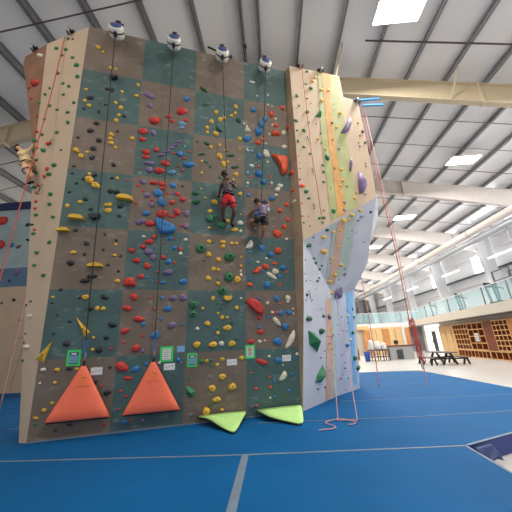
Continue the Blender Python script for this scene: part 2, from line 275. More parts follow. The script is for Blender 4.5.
PEOPLE = {
 'third': {'head': (-0.600,5.001,4.897), 'neck': (-0.583,5.037,4.800), 'chest': (-0.556,5.038,4.661), 'pelvis': (-0.536,5.029,4.406), 'shL': (-0.663,5.025,4.708), 'elL': (-0.718,5.104,4.610), 'haL': (-0.769,5.261,4.569), 'shR': (-0.452,5.080,4.733), 'elR': (-0.369,5.151,4.673), 'haR': (-0.429,5.294,4.939), 'hipL': (-0.596,5.023,4.309), 'knL': (-0.670,5.125,4.140), 'anL': (-0.673,5.276,3.994), 'toL': (-0.647,5.388,3.981), 'hipR': (-0.467,5.057,4.322), 'knR': (-0.423,5.117,4.075), 'anR': (-0.502,5.331,3.911), 'toR': (-0.472,5.447,3.883)},
 'right': {'head': (0.105,5.335,4.357), 'neck': (0.131,5.339,4.290), 'chest': (0.179,5.333,4.184), 'pelvis': (0.187,5.314,3.989), 'shL': (0.088,5.323,4.233), 'elL': (-0.026,5.358,4.195), 'haL': (-0.094,5.488,4.170), 'shR': (0.282,5.371,4.287), 'elR': (0.353,5.424,4.363), 'haR': (0.298,5.555,4.558), 'hipL': (0.123,5.301,3.950), 'knL': (-0.100,5.244,3.902), 'anL': (-0.025,5.459,3.842), 'toL': (0.038,5.592,3.832), 'hipR': (0.234,5.331,3.951), 'knR': (0.200,5.324,3.730), 'anR': (0.138,5.493,3.555), 'toR': (0.103,5.633,3.513)},
 'left': {'head': (-4.844,4.558,5.454), 'neck': (-4.782,4.555,5.397), 'chest': (-4.707,4.551,5.267), 'pelvis': (-4.572,4.544,4.997), 'shL': (-4.670,4.449,5.237), 'elL': (-4.692,4.550,5.203), 'haL': (-4.727,4.682,5.386), 'shR': (-4.765,4.614,5.428), 'elR': (-4.759,4.674,5.562), 'haR': (-4.743,4.703,5.705), 'hipL': (-4.529,4.491,4.908), 'knL': (-4.432,4.486,4.746), 'anL': (-4.557,4.603,4.692), 'toL': (-4.545,4.663,4.686), 'hipR': (-4.573,4.584,4.990), 'knR': (-4.485,4.569,4.830), 'anR': (-4.536,4.642,4.729), 'toR': (-4.512,4.681,4.730)},
}
HOLDS = """
0er -2.546 5.249 1.084 0.266 0.166 -0.32
0nw 0.663 6.093 1.426 0.448 0.148 1.10
0qr -2.497 5.098 2.627 0.241 0.198 0.01
0ly -2.661 4.868 4.365 0.354 0.150 -0.06
0Rg -1.173 5.382 3.366 0.250 0.221 0.05
0Rg -0.587 5.560 3.207 0.263 0.224 0.04
0Rg -0.605 5.602 2.765 0.231 0.230 0.02
0ly -3.472 4.697 3.874 0.292 0.132 -0.05
0or -1.963 5.090 4.076 0.255 0.182 0.08
0ly -3.093 4.901 2.943 0.305 0.113 0.03
0eb -1.973 5.058 4.346 0.206 0.214 -0.30
0ob 0.378 6.017 1.406 0.248 0.172 -0.04
0jk -3.171 4.777 3.899 0.225 0.147 0.08
0or -1.603 4.913 6.661 0.260 0.199 0.20
0er -2.180 4.793 6.300 0.237 0.197 -0.13
0eb -2.053 5.015 4.548 0.230 0.173 -0.39
0er 0.020 5.961 1.011 0.280 0.128 -0.34
0Rg -0.745 5.594 2.478 0.212 0.180 0.01
0oy -1.083 5.746 0.187 0.170 0.161 -0.10
0to 0.644 5.549 6.485 0.292 0.212 0.17
0er -2.330 5.275 1.390 0.182 0.141 0.17
0ob 0.205 5.431 6.461 0.248 0.230 0.18
0ob -1.441 5.102 5.309 0.256 0.165 0.14
0oo 0.528 5.803 3.800 0.224 0.202 0.06
0oy -3.332 4.649 4.691 0.178 0.163 0.12
0ep -1.805 5.265 2.839 0.251 0.121 0.12
0er -2.306 5.225 1.922 0.236 0.107 -0.23
0ep -2.352 5.004 3.880 0.220 0.140 0.47
0ly -3.675 4.670 3.610 0.234 0.103 0.07
0nw 0.455 6.112 0.709 0.225 0.141 0.94
0or -2.398 4.767 5.987 0.200 0.182 0.18
0or -2.041 4.963 5.070 0.205 0.172 0.13
0Rg -1.323 5.467 2.188 0.168 0.172 -0.01
0ep -2.305 4.691 6.940 0.287 0.134 -0.38
0ep -1.717 5.401 1.794 0.197 0.130 0.34
0og -0.994 5.358 4.052 0.220 0.163 0.08
0og -0.761 5.436 3.924 0.224 0.163 0.07
0oy -3.215 4.691 4.590 0.179 0.152 0.11
0nw -0.135 5.652 3.504 0.277 0.137 0.86
0nw 0.363 5.538 5.859 0.187 0.258 0.65
0oy -0.588 5.839 0.586 0.166 0.154 -0.08
0or -2.179 5.055 3.850 0.209 0.138 0.07
7or -4.995 4.619 7.405 0.355 0.161 -0.42
0op -2.243 4.890 5.231 0.242 0.110 0.14
0op -2.184 5.118 3.248 0.166 0.161 0.04
0ok -3.241 4.892 2.643 0.188 0.109 0.02
0er -2.529 5.187 1.708 0.166 0.124 0.25
0ep -1.517 5.398 2.329 0.147 0.174 0.64
0ob -1.796 5.345 2.115 0.192 0.125 -0.01
0oy -0.972 5.733 0.587 0.170 0.130 -0.08
0or -2.513 5.147 2.127 0.169 0.125 -0.01
0ob 0.168 5.546 5.287 0.215 0.187 0.13
0or -2.410 5.152 2.342 0.157 0.138 0.00
0eb -2.318 5.317 1.026 0.174 0.107 0.50
0oy -1.254 5.569 1.405 0.160 0.144 -0.04
0tw -0.077 5.354 6.456 0.183 0.231 0.18
0ew 0.324 5.852 2.813 0.294 0.111 -0.64
0oy -0.946 5.655 1.396 0.180 0.132 -0.04
0jy -0.646 5.640 2.308 0.197 0.139 -0.00
0er -1.927 4.973 5.267 0.207 0.144 -0.37
0er -1.662 5.165 4.150 0.187 0.149 -0.40
0ew 0.382 5.974 1.817 0.244 0.117 -0.90
0ob -0.092 5.377 6.200 0.232 0.171 0.17
0eo 0.036 5.760 2.932 0.231 0.129 0.61
0oy -0.661 5.699 1.710 0.187 0.128 -0.03
0or -2.317 4.842 5.493 0.197 0.139 0.15
0or -2.178 5.097 3.455 0.179 0.129 0.05
0ek -2.749 5.114 1.823 0.168 0.104 -0.51
0ob 0.218 5.845 2.607 0.177 0.164 0.01
0or -2.199 5.144 2.957 0.154 0.141 0.03
0ob 0.563 6.036 1.706 0.190 0.144 -0.03
0oy -0.886 5.779 0.380 0.184 0.103 -0.09
0ok -3.505 4.785 2.970 0.151 0.115 0.03
0ey -0.774 5.767 0.783 0.173 0.116 0.26
0oy -0.430 5.656 2.708 0.165 0.159 0.02
0ok -2.933 5.110 1.389 0.129 0.118 -0.05
0ob -1.989 5.344 1.626 0.113 0.163 -0.03
0ob -2.262 5.008 4.072 0.165 0.139 0.08
0ok -3.129 4.913 2.730 0.172 0.101 0.02
0op -1.707 5.347 2.320 0.163 0.128 -0.00
0oy -0.578 5.756 1.395 0.181 0.120 -0.04
0ep -1.469 5.219 4.141 0.140 0.176 0.46
0Rg -1.328 5.485 2.004 0.153 0.132 -0.01
0op -2.231 4.910 5.071 0.144 0.167 0.13
0ob 0.290 5.432 6.672 0.183 0.197 0.19
0ob -1.521 5.363 2.648 0.162 0.127 0.02
0ob 0.370 6.055 1.024 0.182 0.119 -0.06
0or -2.393 5.081 3.056 0.156 0.119 0.04
0ok -2.755 5.236 0.663 0.137 0.094 -0.08
0op -2.102 5.152 3.134 0.124 0.155 0.04
0oy -2.956 4.818 4.066 0.154 0.117 0.09
0ob 0.139 5.735 3.436 0.167 0.153 0.05
0qo 0.513 5.841 3.404 0.173 0.154 0.05
0ow 0.417 5.867 2.910 0.168 0.150 0.02
0ed -1.267 5.244 4.426 0.192 0.122 0.25
4od 1.492 6.707 1.595 0.332 0.151 0.01
0ok -3.443 4.957 1.515 0.123 0.098 -0.04
0ek -2.904 5.017 2.336 0.148 0.099 -0.45
0eo 0.208 5.798 3.017 0.192 0.124 -0.59
4od 1.116 6.104 1.857 0.267 0.142 0.04
0oy -3.217 4.931 2.334 0.121 0.112 0.00
0oy -0.757 5.256 5.618 0.155 0.170 0.15
0oy -2.957 4.805 4.193 0.170 0.101 0.09
0or -2.444 5.299 0.877 0.157 0.081 -0.07
3oy 1.684 6.259 3.463 0.283 0.131 0.19
0oc -1.784 5.034 5.064 0.195 0.112 0.13
0er -2.304 5.138 2.742 0.152 0.105 -0.17
0ob -2.459 5.371 0.159 0.134 0.083 -0.10
0or -2.318 4.854 5.373 0.196 0.104 0.15
0op -2.264 4.965 4.477 0.154 0.124 0.10
0ob 0.413 5.930 2.314 0.152 0.144 -0.00
0or 0.025 5.898 1.608 0.186 0.103 -0.03
0ed -0.761 5.178 6.346 0.236 0.113 -0.62
0ob -1.755 5.074 4.763 0.160 0.129 0.11
0ep -1.480 5.247 3.846 0.126 0.157 0.44
0ob -1.623 5.026 5.550 0.155 0.143 0.15
0or -2.138 4.968 4.774 0.178 0.109 0.12
0ob 0.445 5.686 4.687 0.172 0.151 0.10
0ob 0.670 6.033 2.004 0.160 0.130 -0.01
0op -2.344 4.911 4.775 0.154 0.119 0.12
0ob 0.254 5.590 5.093 0.179 0.146 0.12
0ob 0.333 5.802 3.307 0.176 0.128 0.04
0ey -3.611 4.505 5.321 0.154 0.102 -0.18
0or -1.968 5.015 4.765 0.175 0.109 0.12
0ed -1.282 5.217 4.632 0.187 0.110 0.26
0or -2.491 5.032 3.262 0.141 0.109 0.05
0or -0.181 5.862 1.423 0.182 0.095 -0.04
0ob -2.050 5.330 1.602 0.117 0.113 -0.03
0ob -1.802 5.243 3.058 0.133 0.123 0.03
2ed 1.932 5.748 5.835 0.149 0.208 0.43
0op -2.275 4.727 6.681 0.129 0.162 0.21
0ep -2.190 4.824 5.990 0.110 0.181 0.47
0jk -3.037 4.460 7.219 0.190 0.102 0.24
0ob -1.497 4.902 7.034 0.173 0.135 0.22
0oy -0.883 5.346 4.456 0.164 0.125 0.10
0oy -0.669 5.301 5.426 0.149 0.152 0.14
0oy -1.047 5.583 1.807 0.136 0.112 -0.02
0oc -1.598 4.949 6.339 0.192 0.112 0.19
0oo 0.508 5.792 3.853 0.210 0.108 0.06
0ob 0.191 5.500 5.774 0.168 0.150 0.15
0ok -3.123 4.979 2.128 0.103 0.111 -0.01
0eo 0.565 5.469 7.030 0.157 0.182 0.61
0ow 0.670 6.000 2.314 0.121 0.162 -0.00
0oy -0.458 5.529 3.829 0.200 0.098 0.07
0ok -3.396 4.511 5.821 0.146 0.107 0.18
0ok -3.317 4.576 5.410 0.145 0.105 0.16
0eg -1.278 5.219 4.631 0.173 0.109 0.29
0og -1.288 5.237 4.430 0.168 0.109 0.10
0ob 0.603 5.908 3.003 0.151 0.133 0.03
0ob 0.390 5.440 6.848 0.163 0.163 0.19
6ow -4.123 4.927 1.497 0.146 0.081 -0.04
0ob 0.488 5.984 2.000 0.138 0.130 -0.01
0ok -3.322 4.597 5.204 0.125 0.116 0.15
0or -2.398 4.788 5.786 0.146 0.118 0.17
0ow -0.328 5.547 4.001 0.146 0.133 0.07
0oy -1.029 5.490 2.724 0.136 0.116 0.02
0ok -3.459 4.408 6.627 0.142 0.110 0.22
0or -1.553 5.162 4.454 0.131 0.128 0.10
0ok -2.746 4.864 4.183 0.121 0.113 0.09
0or -2.291 5.077 3.351 0.123 0.111 0.05
0or -1.772 5.146 4.045 0.155 0.101 0.08
0oy -1.013 5.440 3.239 0.133 0.119 0.04
0og -1.156 5.629 1.096 0.112 0.110 -0.06
7ow -4.973 4.530 8.179 0.243 0.110 -0.46
0oy -3.523 4.541 5.212 0.115 0.114 0.15
0oy -3.482 4.769 3.174 0.131 0.081 0.04
0ob 0.104 5.339 7.060 0.153 0.158 0.20
0oo 0.173 5.456 6.141 0.193 0.117 0.16
0ow 0.599 5.702 4.931 0.154 0.140 0.11
0ep -1.897 4.949 5.570 0.251 0.067 0.43
0ep -2.010 4.929 5.465 0.246 0.067 0.39
0op -2.154 5.017 4.271 0.112 0.129 0.09
0or -2.098 5.107 3.570 0.110 0.125 0.06
0ed -1.112 4.970 7.392 0.250 0.084 -0.50
0oy -0.835 5.172 6.213 0.146 0.137 0.17
0og -1.038 5.033 6.989 0.169 0.122 0.21
0od -0.284 5.272 6.693 0.129 0.170 0.19
0ow -0.783 5.698 1.408 0.112 0.115 -0.04
0ok -3.229 4.578 5.615 0.134 0.101 0.17
0ok -3.360 5.024 1.101 0.109 0.073 -0.06
0or -2.113 4.889 5.578 0.125 0.125 0.16
0ok -2.943 4.777 4.491 0.110 0.114 0.11
0oo 0.710 5.833 3.988 0.158 0.122 0.07
0ow 0.668 5.710 5.032 0.163 0.127 0.11
0oy -0.815 5.505 3.134 0.124 0.120 0.04
0ok -2.830 4.808 4.485 0.122 0.103 0.11
0oo -0.164 5.740 2.608 0.145 0.104 0.01
6og -4.407 4.624 5.464 0.158 0.104 -0.22
6or -4.294 4.586 5.596 0.185 0.084 -0.23
3og 1.245 5.852 3.497 0.194 0.110 0.20
6ow -4.148 4.884 2.023 0.137 0.077 -0.06
2og 1.947 5.901 4.375 0.155 0.135 0.13
0ew 0.838 5.640 6.125 0.178 0.122 0.33
0ob -1.695 5.240 3.354 0.124 0.103 0.05
0og -0.887 5.380 4.125 0.139 0.109 0.08
0ey -0.385 5.839 1.112 0.128 0.093 0.28
2oo 1.174 5.564 4.921 0.173 0.113 0.16
0oy -3.539 4.975 1.094 0.098 0.072 -0.06
5og 2.756 8.417 0.859 0.274 0.154 -0.06
4ep 1.825 7.105 1.968 0.275 0.150 -0.11
0ed -0.402 5.378 5.389 0.216 0.081 0.23
0ed -0.491 5.323 5.682 0.204 0.087 0.30
0ep -1.812 4.962 5.665 0.223 0.067 0.43
0ok -3.302 4.516 6.017 0.130 0.096 0.19
0oy -3.001 4.644 5.593 0.123 0.102 0.16
0or -1.954 5.030 4.664 0.131 0.103 0.11
0oy -0.387 5.402 5.205 0.133 0.128 0.13
0oy -0.731 5.157 6.619 0.131 0.140 0.19
0oy -0.921 5.498 2.927 0.122 0.107 0.03
0ok -3.281 4.804 3.365 0.097 0.099 0.05
0oy -3.010 5.010 2.127 0.090 0.097 -0.01
0or -1.764 5.114 4.360 0.123 0.108 0.10
0ob 0.047 5.624 4.239 0.116 0.140 0.08
0oy -2.709 5.038 2.646 0.109 0.088 0.02
0ok -2.831 5.116 1.597 0.104 0.080 -0.04
0or -1.660 5.121 4.564 0.137 0.098 0.10
3oy 2.224 6.084 4.197 0.216 0.108 0.26
0ok -2.918 4.719 5.098 0.108 0.106 0.14
0or -1.905 5.205 3.142 0.110 0.100 0.04
0oy -2.913 5.038 2.121 0.095 0.088 -0.01
0ob -2.224 5.258 1.823 0.101 0.089 -0.02
0ed -1.043 5.146 5.915 0.170 0.091 -0.35
0oy -0.714 5.490 3.539 0.138 0.096 0.05
5og 2.868 8.587 0.573 0.244 0.159 -0.09
1oo 0.985 5.680 5.379 0.182 0.136 -0.58
0ow -3.742 4.918 1.107 0.105 0.058 -0.06
0oy -0.939 5.559 2.308 0.104 0.108 -0.00
3oy 1.651 5.993 3.740 0.198 0.103 0.22
0oy -0.715 5.501 3.434 0.127 0.101 0.05
0oo 0.616 5.764 4.387 0.137 0.117 0.09
0oy -2.865 4.584 6.499 0.115 0.106 0.21
0ob 0.256 5.644 4.592 0.141 0.111 0.10
0oo 0.666 5.529 6.724 0.134 0.142 0.18
0oy -3.661 5.008 0.469 0.082 0.067 -0.10
0ok -2.957 5.159 0.863 0.090 0.073 -0.07
0ed -1.155 5.147 5.619 0.192 0.073 0.34
6og -3.827 4.303 7.484 0.146 0.109 -0.32
0oy -3.400 4.279 7.990 0.103 0.123 0.28
0oy -0.928 5.114 6.514 0.122 0.126 0.19
2og 1.273 5.614 4.786 0.139 0.118 0.15
0oy -0.822 5.112 6.804 0.118 0.134 0.20
0oy -1.006 5.411 3.528 0.118 0.100 0.05
0oy -0.460 5.711 2.115 0.102 0.108 -0.01
0oy -3.765 4.991 0.359 0.089 0.057 -0.10
0or -1.883 4.857 6.471 0.157 0.085 0.20
0ow 0.337 5.687 4.397 0.092 0.162 0.09
0oo 0.805 5.798 4.556 0.133 0.118 0.09
0oo 0.872 5.524 7.299 0.147 0.131 0.21
6og -4.196 4.785 3.214 0.125 0.081 -0.12
0oy -2.933 4.602 6.159 0.107 0.105 0.19
0oy -3.005 4.621 5.797 0.105 0.103 0.17
0or -1.805 4.889 6.366 0.120 0.111 0.19
6og -4.067 4.585 5.044 0.143 0.086 -0.21
6og -4.061 4.644 4.398 0.139 0.083 -0.18
0oo 0.800 5.837 4.178 0.124 0.123 0.08
7og -4.684 4.664 5.771 0.173 0.079 -0.34
0ep -1.725 4.976 5.755 0.206 0.061 0.43
0ok -3.363 4.684 4.277 0.100 0.088 0.10
6og -4.167 4.625 4.857 0.151 0.080 -0.20
6og -3.962 4.774 2.750 0.133 0.069 -0.10
0oy -0.309 5.476 4.715 0.120 0.115 0.11
0ok -3.244 4.660 4.812 0.108 0.086 0.13
0oy -0.988 5.341 4.228 0.122 0.099 0.09
0oc -1.603 4.959 6.234 0.153 0.085 0.18
0ok -3.061 4.485 6.923 0.101 0.110 0.23
0ob -1.781 5.196 3.553 0.102 0.098 0.06
0op -2.173 5.450 0.157 0.081 0.076 -0.10
0oy -2.562 4.627 6.880 0.114 0.103 0.22
5ob 2.471 8.052 1.225 0.245 0.111 -0.03
3oy 2.262 6.908 3.278 0.209 0.112 0.16
0oy -2.606 4.732 5.774 0.114 0.092 0.17
0ow 0.859 5.601 6.544 0.119 0.142 0.18
0or 0.003 5.861 1.904 0.125 0.083 -0.02
0ok -3.276 5.142 0.209 0.104 0.047 -0.11
0ob -1.899 5.261 2.631 0.124 0.070 0.01
6og -3.928 4.708 3.379 0.116 0.077 -0.13
0ob 0.508 5.904 2.801 0.115 0.101 0.02
0ob -1.591 5.504 1.144 0.089 0.082 -0.06
0or -1.513 4.961 6.443 0.117 0.106 0.19
0oy -3.657 4.623 4.100 0.086 0.086 0.09
0oy -3.454 4.667 4.205 0.089 0.087 0.10
6og -4.503 4.724 4.628 0.146 0.075 -0.18
0oy -0.269 5.332 6.169 0.127 0.109 0.17
0oy -0.604 5.468 4.024 0.102 0.110 0.08
0oy -0.832 5.555 2.622 0.095 0.101 0.01
0oy -0.757 5.651 1.920 0.093 0.096 -0.02
0or -0.035 5.745 2.896 0.115 0.095 0.02
0oy -0.771 5.733 1.109 0.101 0.080 -0.05
3oy 2.476 6.151 4.367 0.184 0.103 0.27
3oy 2.082 6.955 3.022 0.194 0.113 0.13
4oy 1.999 7.214 2.596 0.216 0.098 0.12
0oy -0.341 5.216 7.068 0.111 0.131 0.21
6og -3.767 4.320 7.156 0.131 0.099 -0.30
0ok -3.480 4.723 3.615 0.096 0.073 0.07
0oo 0.412 5.846 3.097 0.142 0.079 0.03
6og -4.047 4.661 4.178 0.122 0.077 -0.17
0or -1.591 5.271 3.335 0.091 0.097 0.05
0oy -3.012 4.629 5.696 0.099 0.090 0.17
0oy -3.467 4.427 6.422 0.098 0.091 0.21
0ok -3.186 4.898 2.729 0.085 0.075 0.02
0ob -1.914 5.290 2.323 0.096 0.079 -0.00
0ob -2.140 5.358 1.101 0.089 0.070 -0.06
0op -2.214 5.313 1.336 0.089 0.071 -0.05
0ob -0.112 5.530 4.711 0.122 0.098 0.10
0oy -0.521 5.545 3.515 0.113 0.091 0.05
2og 1.507 5.470 7.063 0.165 0.098 0.27
6er -4.234 4.629 4.989 0.100 0.102 -0.59
0ep -1.667 4.982 5.847 0.168 0.062 0.40
0oy -0.449 5.404 5.027 0.078 0.145 0.12
0oy -2.887 4.599 6.303 0.091 0.099 0.20
0oy -1.029 5.105 6.337 0.108 0.107 0.18
0oy -0.823 5.526 2.916 0.096 0.092 0.03
0oy -0.848 5.658 1.617 0.092 0.084 -0.03
0ow -1.246 5.539 1.710 0.089 0.083 -0.03
0ow -0.005 5.911 1.416 0.098 0.085 -0.04
0oy -0.869 5.717 1.010 0.095 0.075 -0.06
2og 1.358 5.475 6.470 0.128 0.114 0.25
3oy 2.752 6.243 4.533 0.195 0.089 0.28
0oy -3.342 4.632 4.825 0.087 0.085 0.13
6og -4.349 4.747 4.004 0.125 0.071 -0.16
6og -3.926 4.659 3.893 0.119 0.071 -0.15
2og 1.164 5.380 6.707 0.142 0.101 0.26
6og -4.210 4.810 2.969 0.117 0.066 -0.11
0oy -3.035 5.081 1.398 0.078 0.068 -0.05
0oy -3.562 5.025 0.567 0.071 0.060 -0.09
2og 1.664 5.818 4.172 0.142 0.088 0.12
6og -4.523 4.613 5.875 0.147 0.075 -0.24
6og -4.561 4.678 5.271 0.143 0.072 -0.21
0ok -3.263 4.734 4.068 0.090 0.077 0.09
0oo 0.548 5.590 5.848 0.136 0.096 0.15
0oy -2.782 4.964 3.149 0.091 0.074 0.04
0ok -3.157 4.459 6.919 0.114 0.078 0.23
6og -4.473 4.387 8.184 0.127 0.105 -0.34
0ew -0.004 5.478 5.481 0.134 0.087 -0.15
4ep 1.885 7.305 1.480 0.303 0.076 0.32
0oy -0.794 5.352 4.623 0.103 0.096 0.10
0og -0.980 5.686 1.012 0.089 0.075 -0.06
1ew 0.979 5.730 4.597 0.189 0.083 -0.06
0oy -2.970 4.544 6.603 0.097 0.088 0.21
6og -3.863 4.449 6.005 0.109 0.091 -0.25
0oo 0.295 5.477 6.253 0.105 0.118 0.17
6og -4.343 4.781 3.614 0.122 0.065 -0.14
0ow -1.578 5.285 3.239 0.097 0.080 0.04
7og -4.679 4.684 5.547 0.144 0.088 -0.33
1oo 0.979 5.716 4.888 0.161 0.098 -0.52
1oo 0.998 5.579 6.698 0.198 0.090 -0.75
0ok -3.292 4.824 3.150 0.086 0.067 0.04
0ok -3.615 4.808 2.469 0.081 0.062 0.01
4od 1.605 6.789 1.954 0.200 0.091 0.05
0oy -0.948 5.181 5.835 0.101 0.100 0.16
0oc 0.003 5.437 5.884 0.109 0.103 0.15
3od 1.737 5.928 3.897 0.153 0.086 0.24
0ok -2.931 4.748 4.792 0.101 0.070 0.12
0oy -1.067 5.653 1.098 0.088 0.070 -0.06
2og 1.684 5.455 7.851 0.149 0.101 0.31
3oy 1.893 6.925 2.854 0.168 0.101 0.12
2ep 2.245 6.003 4.438 0.147 0.084 -0.39
0oy -3.557 4.391 6.534 0.081 0.091 0.22
6og -4.113 4.523 5.828 0.118 0.080 -0.24
0oy -3.248 5.056 1.087 0.066 0.065 -0.06
6on -4.330 4.425 7.425 0.121 0.092 -0.31
6og -4.431 4.526 6.587 0.134 0.078 -0.27
2og 1.257 5.337 7.477 0.123 0.111 0.30
0oy -3.419 4.559 5.312 0.088 0.075 0.15
6er -4.278 4.654 4.829 0.108 0.078 -0.58
0oy -3.720 4.793 2.333 0.075 0.061 0.00
0ow -1.482 5.278 3.546 0.099 0.076 0.06
0ok -3.434 4.918 1.902 0.076 0.060 -0.02
0oy -3.553 4.993 0.886 0.072 0.054 -0.07
5od 2.764 8.291 1.569 0.183 0.135 -0.00
0oy -0.362 5.231 6.872 0.104 0.105 0.20
0oy -0.455 5.215 6.781 0.102 0.105 0.20
0oy -1.140 5.526 2.107 0.081 0.081 -0.01
2oy 2.311 5.913 5.565 0.136 0.096 0.19
3og 1.445 6.271 3.188 0.146 0.089 0.16
0ow -0.346 5.668 2.819 0.084 0.093 0.02
0og -0.987 5.762 0.286 0.086 0.061 -0.09
6og -4.198 4.336 8.049 0.124 0.089 -0.34
6og -3.973 4.313 7.745 0.128 0.081 -0.33
0oy -2.910 4.678 5.500 0.082 0.084 0.16
6og -3.906 4.434 6.268 0.118 0.076 -0.26
6or -4.664 4.636 5.980 0.124 0.075 -0.24
0oo 0.393 5.958 2.002 0.091 0.084 -0.01
0ob 0.000 5.881 1.707 0.087 0.082 -0.03
0ow 0.788 6.159 1.123 0.098 0.074 -0.05
0oy -2.780 4.941 3.369 0.081 0.070 0.05
0oc -0.111 5.469 5.284 0.081 0.118 0.13
2oy 2.601 6.094 4.821 0.104 0.117 0.15
0ok -2.755 4.884 3.972 0.089 0.067 0.08
0ok -2.885 4.957 2.949 0.084 0.062 0.03
0ok -2.738 5.196 1.082 0.079 0.054 -0.06
0og -3.765 5.001 0.270 0.069 0.046 -0.11
0oy -0.425 5.571 3.520 0.091 0.086 0.05
0od -0.568 5.714 1.808 0.084 0.076 -0.02
0oy -0.629 5.178 6.689 0.094 0.104 0.19
0oy -1.030 5.118 6.211 0.101 0.089 0.18
0og -0.968 5.229 5.335 0.098 0.086 0.14
0og -0.751 5.316 5.078 0.099 0.086 0.12
0oy -0.753 5.226 5.917 0.091 0.101 0.16
0og -0.980 5.677 1.098 0.084 0.066 -0.06
0oy -0.791 5.826 0.190 0.083 0.061 -0.10
3oy 2.378 6.167 4.253 0.141 0.094 0.26
6og -3.969 4.385 6.957 0.115 0.078 -0.29
0oy -2.549 4.598 7.180 0.086 0.091 0.23
0oy -2.865 4.539 6.921 0.082 0.089 0.23
6or -4.600 4.660 5.566 0.113 0.074 -0.22
6or -4.400 4.698 4.650 0.106 0.070 -0.18
6or -4.400 4.731 4.299 0.105 0.068 -0.17
0oo -0.119 5.976 0.512 0.083 0.068 -0.08
0ob 0.550 6.169 0.423 0.088 0.069 -0.08
2oy 1.967 5.589 7.545 0.109 0.120 0.29
6og -3.771 4.384 6.472 0.103 0.082 -0.27
0oy -2.833 4.775 4.795 0.080 0.076 0.12
0ow -1.924 5.416 1.113 0.076 0.062 -0.06
0ob 0.750 6.158 1.039 0.084 0.079 -0.05
0ow 0.665 6.006 2.243 0.101 0.075 -0.00
0ow -2.287 5.056 3.562 0.086 0.067 0.06
0oy -1.001 5.379 3.843 0.109 0.064 0.07
3oy 2.157 6.220 3.978 0.148 0.084 0.24
0og -1.062 5.193 5.433 0.098 0.081 0.14
0og -0.764 5.628 2.115 0.089 0.068 -0.01
2oy 2.502 5.807 7.310 0.149 0.089 0.27
2oy 2.315 5.946 5.259 0.111 0.100 0.17
4og 1.475 6.414 2.766 0.170 0.077 0.16
7or -5.203 4.700 7.371 0.152 0.081 -0.41
0oy -3.295 4.319 7.883 0.077 0.090 0.28
0ok -2.787 4.627 6.295 0.080 0.081 0.20
6og -4.601 4.533 6.930 0.112 0.079 -0.28
0or -2.157 5.005 4.369 0.079 0.077 0.10
6or -4.409 4.715 4.492 0.106 0.064 -0.18
6or -4.392 4.743 4.152 0.104 0.063 -0.16
0or -1.561 5.085 5.152 0.086 0.082 0.13
0ob 0.193 5.912 1.910 0.089 0.072 -0.02
0ow 0.203 5.883 2.214 0.090 0.074 -0.00
0or -2.546 5.293 0.668 0.065 0.057 -0.08
0op -1.934 5.505 0.251 0.064 0.061 -0.10
0oo 0.170 6.055 0.515 0.085 0.064 -0.08
0ob 0.270 6.071 0.620 0.080 0.070 -0.07
0ob 0.642 6.161 0.729 0.083 0.071 -0.07
3ep 2.421 7.192 3.094 0.167 0.091 0.63
0or -1.573 5.221 3.849 0.087 0.071 0.07
6og -4.167 4.959 1.270 0.079 0.057 -0.03
0oy -3.033 5.059 1.607 0.069 0.055 -0.04
0ew 0.094 5.246 7.913 0.169 0.060 0.08
0oc -0.139 5.501 4.915 0.092 0.087 0.11
0oy -0.656 5.678 1.918 0.079 0.072 -0.02
0og -0.474 5.772 1.506 0.079 0.070 -0.04
2oy 2.002 5.565 7.910 0.128 0.096 0.31
2oy 2.212 5.636 7.964 0.131 0.096 0.31
0og -0.857 5.645 1.711 0.071 0.075 -0.03
2og 1.791 5.740 5.403 0.106 0.094 0.18
3oy 1.915 6.081 3.899 0.132 0.083 0.23
0ok -3.604 4.475 5.623 0.083 0.064 0.17
2og 1.177 5.443 6.130 0.090 0.106 0.23
0ok -3.554 4.413 6.330 0.067 0.084 0.20
7og -4.739 4.586 6.753 0.141 0.064 -0.41
6og -4.503 4.694 4.957 0.101 0.066 -0.20
6ok -4.416 4.780 3.808 0.096 0.061 -0.15
6or -4.333 4.772 3.693 0.094 0.061 -0.14
0ob 0.022 5.824 2.299 0.083 0.074 -0.00
0or -2.733 5.163 1.403 0.061 0.060 -0.05
0ow 0.300 5.931 2.012 0.084 0.073 -0.01
0oy -3.132 4.404 7.500 0.071 0.090 0.26
0oy -3.550 4.362 6.818 0.077 0.074 0.23
0or -1.538 5.060 5.449 0.087 0.076 0.15
0ok -2.989 4.896 3.253 0.069 0.063 0.05
0ok -2.703 5.019 2.836 0.070 0.063 0.03
0ob -2.197 5.170 2.722 0.073 0.064 0.02
0or -1.694 5.274 3.038 0.078 0.067 0.03
0ob -0.159 5.729 2.725 0.089 0.070 0.02
0ow 0.734 5.871 3.686 0.099 0.076 0.06
0or -2.535 5.207 1.506 0.068 0.057 -0.04
0or -2.232 5.279 1.608 0.070 0.058 -0.03
0ob -1.532 5.450 1.806 0.076 0.062 -0.02
0or -2.456 5.328 0.575 0.066 0.052 -0.08
0or -2.761 5.289 0.154 0.063 0.049 -0.11
4oy 1.837 7.307 1.170 0.155 0.071 -0.04
0oy -0.573 5.319 5.505 0.084 0.088 0.14
0ow -0.121 5.495 5.013 0.086 0.088 0.12
2oy 1.763 5.458 8.108 0.126 0.089 0.32
2og 1.322 5.648 4.623 0.104 0.078 0.15
2og 1.548 5.778 4.148 0.098 0.083 0.12
2ep 2.279 5.994 4.646 0.125 0.074 -0.48
3ep 2.823 6.398 4.427 0.177 0.069 0.57
6og -4.169 4.301 8.355 0.099 0.090 -0.35
0ok -3.622 4.540 4.960 0.075 0.062 0.14
0ok -3.652 4.592 4.394 0.073 0.060 0.11
0or -1.859 5.067 4.563 0.087 0.067 0.11
4ok 1.104 5.965 2.366 0.157 0.071 0.12
0ok -3.474 5.094 0.143 0.066 0.038 -0.11
6og -4.137 4.411 7.087 0.105 0.071 -0.30
